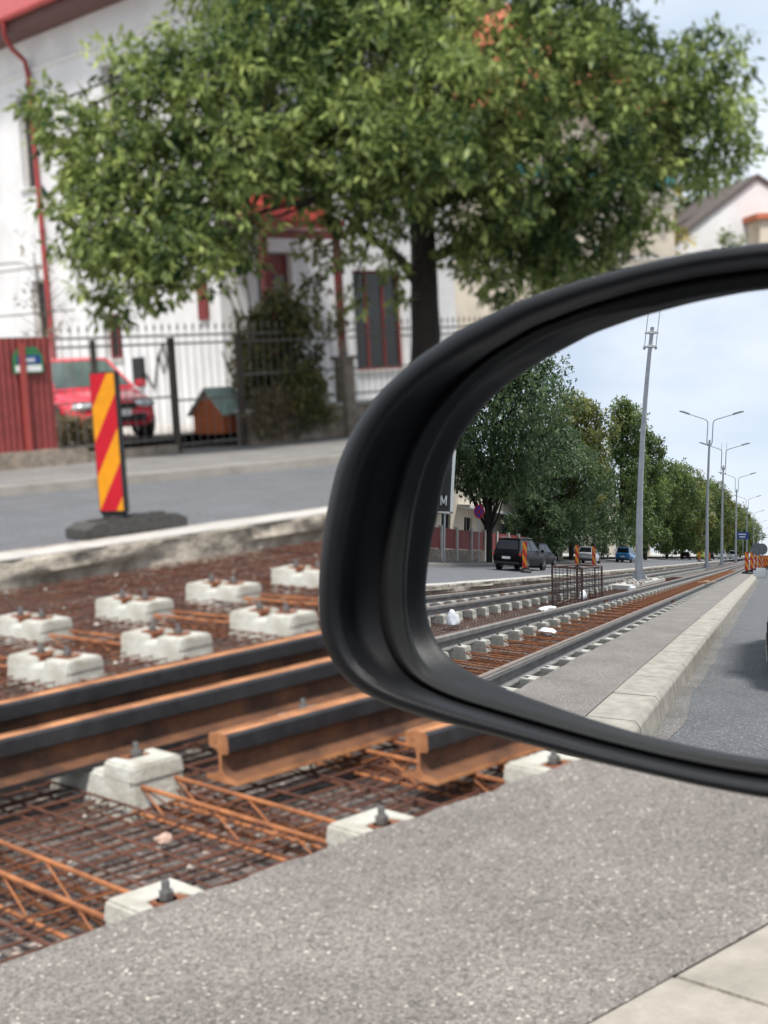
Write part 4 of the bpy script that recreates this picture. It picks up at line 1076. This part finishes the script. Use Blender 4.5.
t = thing('billboard', 'dark billboard with a pale frame and white lettering at the left edge of the reflection', 'billboard', (-33.5, 18.75, .12), R(0))
mb = MB(); mb.box((0, .9, 4.3), (.22, 2.3, 3.3)); mb.build('panel', mat('billboard_black', (.015, .015, .018), .4, .2, 5), t)
mb = MB()
for u, v, a, b in ((-.29, 4.3, .08, 3.4), (2.09, 4.3, .08, 3.4), (.9, 2.63, 2.46, .08), (.9, 5.97, 2.46, .08)): mb.box((0, u, v), (.27, a, b))
mb.build('frame', M_signwhite, t)
mb = MB()
for s0 in (0.05, .75):
    for (u0, z0_), (u1, z1_) in (((0, 0), (0, .5)), ((0, .5), (.2, .1)), ((.2, .1), (.4, .5)), ((.4, .5), (.4, 0))):
        mb.tube([(.14, s0+u0, 3.0+z0_), (.14, s0+u1, 3.0+z1_)], .045, 6)
mb.build('lettering', M_signwhite, t)
mb = MB()
for u in (.2, 1.6): mb.tube([(0, u, 0), (0, u, 2.7)], .07, 8)
mb.build('posts', M_galv, t)
# red panel fence on a concrete base
t = thing('panel_fence', 'fence of dark red panels between grey posts on a concrete base, in the mirror', 'fence', (-62, 20.4, .12))
for k_ in range(15):
    mb = MB(); mb.box((k_*2.4+1.2, 0, 1.28), (2.1, .05, 1.15)); mb.build('panel', M_redsheet, t)
    mb = MB(); mb.box((k_*2.4, 0, 1.0), (.24, .26, 2.0)); mb.build('post', M_slab, t)
mb = MB(); mb.box((18, 0, .33), (36, .22, .66)); mb.build('base', M_stone, t)
# pale house behind that fence
t = thing('cream_house', 'cream house with dark windows behind the dark tree, in the mirror', 'house', (-72, 24, 0))
hh = [(3+4.2*i, 4.6+4.2*i, z, z+1.7) for i in range(7) for z in (1.4, 4.6)]
mb = MB(); wall_panel(mb, 0, 34, .2, 7.2, front_fn, .25, hh); 
mb.add([(34, 0, .2), (34, 12, .2), (34, 12, 7.2), (34, 0, 7.2)], [(0, 1, 2, 3)]); mb.add([(0, 0, 7.2), (34, 0, 7.2), (34, 12, 7.2), (0, 12, 7.2)], [(0, 1, 2, 3)]); mb.build('wall', M_cream, t)
for h in hh: window(t, front_fn, *h, .23, M_slab, mull=1)
mb = MB(); mb.box((17, -.6, 3.75), (20, 1.2, .22)); mb.build('canopy', M_white, t)
mb = MB(); mb.box((17, .0, 7.35), (34.6, .9, .3)); mb.build('parapet', M_slab, t)
# apartment blocks far down the street
for k_, (x, y, wx, hh_, c_) in enumerate(((-150, 27, 40, 9, M_beige), (-420, 18, 40, 22, M_cream))):
    t = thing('apartment_block', ['beige block behind the distant trees, in the mirror', 'pale block closing the street at its far end, in the mirror'][k_], 'building', (x, y, 0))
    ho = [(2+4*i, 3.8+4*i, 1.5+3*j, 3.1+3*j) for i in range(int(wx/4)-1) for j in range(int((hh_-1)/3))]
    mb = MB(); wall_panel(mb, 0, wx, 0, hh_, front_fn, .25, ho); mb.add([(wx, 0, 0), (wx, 14, 0), (wx, 14, hh_), (wx, 0, hh_)], [(0, 1, 2, 3)]); mb.build('wall', c_, t)
    mb = MB(); mb.box((wx/2, 7, hh_+.2), (wx+.6, 14.6, .4)); mb.build('roof', M_slab, t)
    for h in ho[::3]: window(t, front_fn, *h, .23, M_slab, mull=1)

# ================================================================== TREES
def leaves_mesh(name, m, blobs, size, aspect=.36, whorl=6, droop=.35, rng=RNG):
    """many small folded leaves in whorls spread through the outer volume of ellipsoid clumps"""
    C, D, S = [], [], []
    for (c, rad, n) in blobs:
        n = int(n); k_ = max(1, n//whorl)
        u = rng.normal(size=(k_, 3)); u /= np.linalg.norm(u, axis=1)[:, None]
        rr = rng.uniform(.30, 1, size=(k_, 1))**.45
        # lumpy surface
        lump_ = 1+.22*np.sin(u[:, :1]*5.1+c[0]*3)*np.cos(u[:, 1:2]*4.3+c[1]*2)+.14*np.sin(u[:, 2:]*9+c[2])
        p = np.array(c)+u*rr*lump_*np.array(rad)
        sh = np.clip(rng.normal(.42, .22, size=(k_, 1))+rng.normal(0, .16), 0, 1)
        for w_ in range(whorl):
            d = u*.55+rng.normal(size=(k_, 3))*.75; d[:, 2] -= droop
            d /= np.linalg.norm(d, axis=1)[:, None]
            C.append(p+d*size*.15+rng.normal(size=(k_, 3))*size*.25); D.append(d); S.append(np.clip(sh+rng.normal(0, .08, size=(k_, 1)), 0, 1))
    C = np.concatenate(C); D = np.concatenate(D); S = np.concatenate(S)[:, 0]; n = len(C)
    up_ = rng.normal(size=(n, 3)); up_[:, 2] += 2.2
    side_ = np.cross(D, up_); side_ /= np.linalg.norm(side_, axis=1)[:, None]+1e-9
    nn = np.cross(side_, D)
    sz = (size*rng.uniform(.65, 1.3, size=(n, 1)))
    v = np.empty((n, 4, 3))
    v[:, 0] = C; v[:, 1] = C+D*sz*.5+side_*sz*aspect*.5-nn*sz*.05; v[:, 2] = C+D*sz-nn*sz*.14; v[:, 3] = C+D*sz*.5-side_*sz*aspect*.5-nn*sz*.05
    me = bpy.data.meshes.new(name); me.vertices.add(n*4); me.vertices.foreach_set('co', v.reshape(-1))
    me.loops.add(n*4); me.loops.foreach_set('vertex_index', np.arange(n*4, dtype=np.int32))
    me.polygons.add(n); me.polygons.foreach_set('loop_start', np.arange(0, n*4, 4, dtype=np.int32)); me.polygons.foreach_set('loop_total', np.full(n, 4, dtype=np.int32))
    me.update(calc_edges=True)
    at = me.attributes.new('shade', 'FLOAT', 'FACE'); at.data.foreach_set('value', S.astype(np.float32))
    me.materials.append(m)
    return me
def put(me, name, parent, l=(0, 0, 0)):
    o = bpy.data.objects.new(name, me); COL.objects.link(o); o.parent = parent; o.location = l; return o
def limb(mb, a, b, r0, r1, wig=.25, n=6):
    a, b = Vector(a), Vector(b); L = (b-a).length; pts = []; rs = []
    for i in range(n+1):
        f_ = i/n; p = a.lerp(b, f_); s = math.sin(f_*math.pi)
        p += Vector((N3(p.x, p.y, 1.3+a.z), N3(p.y, p.z, 4.+a.x), .5*N3(p.z, p.x, 9.)))*wig*L*.3*s+Vector((0, 0, L*.06*s))
        pts.append(p); rs.append(r0+(r1-r0)*f_)
    mb.tube(pts, rs, 8)
    return pts
def atpx(px, py, depth):
    """point of the scene on the ray of a picture point at a given depth along the street-crossing line"""
    D = RM @ np.array([px-384, 512-py, F]); D = D/F
    return CO+D*depth
# --- the big ash on the far pavement
TR = np.array([18.62, 18.6, .12])
big = thing('ash_tree', 'large leafy tree with a dark trunk in front of the white house', 'tree', tuple(TR))
cl = [(60, 120, 23, 34), (110, 150, 23.2, 50), (95, 215, 22.6, 40), (125, 275, 22.6, 38), (175, 235, 23, 45), (170, 110, 23.6, 52), (135, 75, 24, 40), (215, 60, 24, 55), (235, 145, 23.4, 55), (230, 215, 23.4, 42), (270, 100, 24.6, 60),
      (290, 30, 25, 60), (330, 150, 24, 58), (380, 60, 24.4, 70), (360, 130, 23.6, 60), (410, 150, 23.5, 55), (440, 90, 24, 65), (470, 30, 25, 65), (400, 0, 25.5, 65), (500, 110, 24.6, 62), (540, 60, 25.6, 60), (520, 165, 24.6, 55),
      (570, 130, 25.2, 55), (600, 80, 26, 50), (595, 180, 25.6, 48), (640, 120, 26.2, 45), (660, 70, 26.6, 42), (690, 130, 26.8, 42), (700, 60, 27, 38), (725, 105, 27, 30), (640, 165, 26.4, 35), (480, 210, 26, 42), (530, 230, 26.6, 44), (580, 235, 27, 38), (500, 260, 27.2, 36), (560, 270, 27.4, 32), (610, 215, 27, 32), (340, 60, 27, 60), (250, 30, 27, 50), (450, 150, 27, 60), (560, 30, 27, 50), (362, 215, 24.4, 24), (380, 200, 24, 30), (115, 305, 22.8, 22), (480, 250, 25.6, 30), (515, 285, 26, 26), (550, 250, 25.8, 28), (585, 280, 26, 22), (620, 245, 26.4, 26), (465, 215, 25.4, 26), (300, 185, 24.6, 26), (372, 185, 24.6, 30), (345, 225, 24.8, 16), (400, 225, 25, 15), (60, 200, 22.8, 20), (85, 250, 22.6, 18), (160, 290, 22.8, 22), (645, 215, 26.6, 20), (735, 150, 27, 18), (700, 170, 27, 22), (352, 255, 25, 15), (392, 262, 25.2, 14), (355, 295, 25, 10), (397, 300, 25.4, 11), (90, 165, 23, 40), (150, 235, 23.4, 48), (200, 175, 23.8, 52), (190, 260, 23, 34), (300, 150, 24.8, 55), (45, 105, 23, 20), (230, 255, 23.8, 30), (160, 165, 24.2, 55), (110, 235, 23.6, 40), (620, 40, 26.8, 34), (675, 110, 27, 34), (545, 195, 26.4, 40)]
up_bl = [(300, -60, 25, 70), (400, -90, 25, 80), (500, -70, 25.6, 75), (220, -30, 25, 55), (590, -40, 26, 60), (350, -160, 25.5, 75), (460, -170, 25.8, 75)]
blobs = []; tips = []
rs_ = random.Random(3)
for px, py, dp, rp_ in cl+up_bl:
    c = atpx(px, py, dp)-TR; rr = rp_/F*dp
    n = 760*(rr/.8)**2.0
    blobs.append((c, (rr*.95, rr*1.15, rr*.80), n)); tips.append((c, rr))
    # smaller satellite sprays give the ragged outline
    for q in range(6):
        d = Vector((rs_.gauss(0, 1), rs_.gauss(0, 1), rs_.gauss(0, .8))).normalized()
        blobs.append((c+np.array(d)*rr*1.08, (rr*.34, rr*.34, rr*.28), n*.09))
put(leaves_mesh('crown', M_leaf, blobs, .205, .34, 6, .40), 'crown', big)
mb = MB()
tb = Vector((0, 0, 0)); fork = Vector(tuple(atpx(424, 205, 26.2)-TR))
tp_ = limb(mb, tb, fork, .30, .21, .15, 8)
fork2 = Vector(tuple(atpx(432, 110, 25.8)-TR)); limb(mb, fork, fork2, .20, .14, .1)
mains = [(fork, (300, 130, 24.2)), (fork, (500, 120, 25.4)), (fork2, (400, 20, 25.2)), (fork2, (520, 30, 25.8)), (fork, (560, 190, 26.2)), (fork, (340, 190, 24.4)), (fork2, (250, 60, 24.6)), (tb.lerp(fork, .62), (345, 215, 25.2)), (tb.lerp(fork, .75), (505, 235, 25.8)), (tb.lerp(fork, .9), (375, 175, 25))]
ends = []
for a, (px, py, dp) in mains:
    e = Vector(tuple(atpx(px, py, dp)-TR)); pts = limb(mb, a, e, .12, .05, .3); ends += pts[3:]
for c, rr in tips:
    c = Vector(tuple(c)); e = min(ends, key=lambda q: (q-c).length); limb(mb, e, c, .035, .012, .3, 5)
mb.build('trunk', M_bark, big, smooth=True)
# --- background trees at the right
def simple_tree(name, label, base, h, rad, m, leaf, n, bark=M_bark, group=None, crown0=.30, seed=1, nb=26, shape='round', cat='tree', me=None):
    rg = np.random.default_rng(seed); rl = random.Random(seed)
    t = thing(name, label, cat, base, 0, group)
    bl = []
    mb = MB(); top = Vector((rl.uniform(-.4, .4), rl.uniform(-.4, .4), h*.82)); tr_ = max(.12, h*.018)
    tp = limb(mb, (0, 0, 0), top, tr_, tr_*.3, .12, 8)
    for k_ in range(nb):
        f_ = (k_+.5)/nb; z = h*(crown0+(1-crown0)*f_*.93)
        prof_ = math.sin(math.pi*(.12+.80*f_)) if shape == 'round' else (1.05-.75*f_)
        a = k_*2.399+rl.uniform(-.3, .3); q = rad*prof_*rl.uniform(.35, .92)
        c = np.array([math.cos(a)*q, math.sin(a)*q, z]); rr = rad*rl.uniform(.26, .42)*(.7+.3*prof_)
        bl.append((c, (rr, rr, rr*.8), n/nb*.85))
        for w_ in range(3):
            d = Vector((math.cos(a)+rl.gauss(0, .5), math.sin(a)+rl.gauss(0, .5), rl.gauss(.1, .5))).normalized()
            bl.append((c+np.array(d)*rr, (rr*.38,)*3, n/nb*.05))
        i = min(len(tp)-1, max(2, int(f_*len(tp)))); limb(mb, tp[i-1], c, tr_*.35, tr_*.08, .3, 5)
    put(leaves_mesh('crown', m, bl, leaf, .5, 5, .3, rg), 'crown', t)
    mb.build('trunk', bark, t, smooth=True)
    return t
GB = 'trees beyond the houses at right'
simple_tree('leafy_tree', 'green tree above the roof of the white gabled house', (62, 46, .3), 15.0, 6.0, M_leafm, .36, 14000, group=GB, seed=11)
simple_tree('leafy_tree', 'tall green tree behind the gap left of the gabled house', (53.5, 48, .3), 13.6, 5.0, M_leafm, .36, 11000, group=GB, seed=12)
simple_tree('golden_shrub', 'yellow leaved shrub between the beige building and the gabled house', (51.0, 37.5, .3), 8.4, 2.3, M_gold, .24, 4200, group=GB, seed=13, crown0=.2, cat='shrub')
simple_tree('green_shrub', 'small grey green shrub in front of the gabled house wall', (50.6, 33.0, .3), 6.0, 1.0, M_leafm, .16, 1500, seed=14, crown0=.3, cat='shrub')
# ivy thicket at the porch
iv = thing('ivy_bush', 'olive ivy thicket over the iron fence in front of the porch', 'shrub', (16.9, 21.3, .3))
bl = []
rl = random.Random(5)
for k_ in range(22):
    px, py = rl.uniform(250, 306), rl.uniform(300, 395)
    c = atpx(px, py, 27.2+rl.uniform(-.6, .6))-np.array([16.9, 21.3, .3]); bl.append((c, (.35, .4, .34), 330))
for k_ in range(5):
    px, py = rl.uniform(306, 332), rl.uniform(240, 330)
    c = atpx(px, py, 28.6+rl.uniform(-.6, .6))-np.array([16.9, 21.3, .3]); bl.append((c, (.3, .35, .3), 170))
put(leaves_mesh('foliage', M_ivy, bl, .13, .6, 5, .3), 'foliage', iv)
mb = MB()
for k_ in range(7): limb(mb, (rl.uniform(-.5, .6), rl.uniform(-.2, .3), 0), (rl.uniform(-.5, .7), rl.uniform(-.3, .5), rl.uniform(1.5, 3.0)), .03, .012, .4)
mb.build('stems', M_barkl, iv, smooth=True)
# dry plants along the wall
for k_, (x, y, h_, lb, m_) in enumerate(((12.9, 20.95, .55, 'dry brown grass tuft in front of the red car', M_grass), (16.5, 20.35, .9, 'dry pinkish weeds hanging on the stone wall left end', M_grass), (17.3, 20.3, .75, 'dry weeds over the middle of the stone wall', M_ivy), (12.5, 21.3, .7, 'brown dry bush beside the red fence end', M_grass))):
    t = thing('dry_plant', lb, 'plant', (x, y, .25), 0, 'dry plants along the fence')
    b2 = [((rl.uniform(-.45, .45), rl.uniform(-.12, .12), rl.uniform(.15, h_*.9)), (.16, .12, .16), 90) for q in range(12)]
    put(leaves_mesh('foliage', m_, b2, .15, .22, 4, .1), 'foliage', t)
    mb = MB()
    for q in range(10): mb.tube([(rl.uniform(-.4, .4), 0, 0), (rl.uniform(-.5, .5), rl.uniform(-.1, .1), h_)], .008, 4)
    mb.build('stems', M_barkl, t)
t = thing('bare_sapling', 'thin bare sapling rising above the red fence at left', 'plant', (13.2, 22.4, .3))
mb = MB()
limb(mb, (0, 0, 0), (-.05, .1, 3.4), .03, .01, .2)
for k_ in range(26):
    z = rl.uniform(1.6, 3.3); limb(mb, (0, .05, z), (rl.uniform(-.45, .45), rl.uniform(-.3, .3), z+rl.uniform(.1, .5)), .008, .004, .5, 4)
mb.build('stem', M_barkl, t)
put(leaves_mesh('foliage', M_grass, [((rl.uniform(-.3, .3), rl.uniform(-.2, .2), rl.uniform(1.8, 3.6)), (.2, .2, .2), 26) for q in range(10)], .09, .4, 3, .2), 'foliage', t)
# --- trees reflected in the mirror
GT = 'street trees in the mirror'
simple_tree('street_tree', 'broad dark green tree nearest in the mirror, above the black estate car', (-40.5, 18.9, .12), 14.0, 6.3, M_leafd, .27, 44000, group=GT, seed=21, nb=46, crown0=.33)
simple_tree('street_tree', 'olive tree with yellowing top just behind the nearest tree, in the mirror', (-66, 20.5, .12), 16.0, 5.0, M_leafy, .33, 26000, group=GT, seed=22, nb=30)
simple_tree('street_tree', 'tall pointed green tree behind the tall mast, in the mirror', (-82, 18.6, .12), 19.5, 4.6, M_leafm, .36, 22000, group=GT, seed=23, nb=36, shape='cone', crown0=.14)
simple_tree('street_tree', 'dark tree low between the nearest tree and the tall pointed one, in the mirror', (-58, 19.6, .12), 11.5, 4.8, M_leafd, .30, 22000, group=GT, seed=24, nb=26, crown0=.16)
simple_tree('street_tree', 'second tall pointed tree right of the tall mast, in the mirror', (-97, 18.4, .12), 18.0, 4.3, M_leafm, .38, 15000, group=GT, seed=25, nb=28, shape='cone', crown0=.12)
tt = simple_tree('street_tree', 'bushy olive green tree first of the distant row, in the mirror', (-125, 19.5, .12), 17.0, 7.0, M_leafm, .46, 24000, group=GT, seed=26, nb=30, crown0=.12)
ty = simple_tree('street_tree', 'yellowish tree second of the distant row, in the mirror', (-146, 19.5, .12), 18.5, 7.2, M_leafy, .50, 22000, group=GT, seed=27, nb=30, crown0=.12)
for k_, (x, y, s, src, lb) in enumerate(((-170, 18.5, 1.1, tt, 'third'), (-198, 18., 1.12, ty, 'fourth'), (-228, 17., 1.1, tt, 'fifth'), (-262, 16, 1.12, tt, 'sixth'), (-305, 15, 1.1, ty, 'seventh'), (-360, 14.5, 1.15, tt, 'eighth'))):
    dup(src, (x, y, .12), k_*1.3, f'{lb} tree of the distant row receding up the street in the mirror', GT, s)
simple_tree('dark_hedge', 'dark hedge bush in front of the cream house, in the mirror', (-53, 19.8, .12), 5.5, 3.0, M_leafd, .24, 9000, group=GT, seed=31, nb=16, crown0=.05, cat='shrub')
simple_tree('dark_hedge', 'second dark hedge bush right of the first, in the mirror', (-72, 19.8, .12), 6.0, 3.6, M_leafd, .27, 9000, group=GT, seed=32, nb=16, crown0=.05, cat='shrub')
simple_tree('dark_hedge', 'dark bushes behind the billboard at the left edge of the reflection', (-33.5, 22.2, .12), 7.5, 3.2, M_leafd, .25, 9000, group=GT, seed=33, nb=18, crown0=.05, cat='shrub')
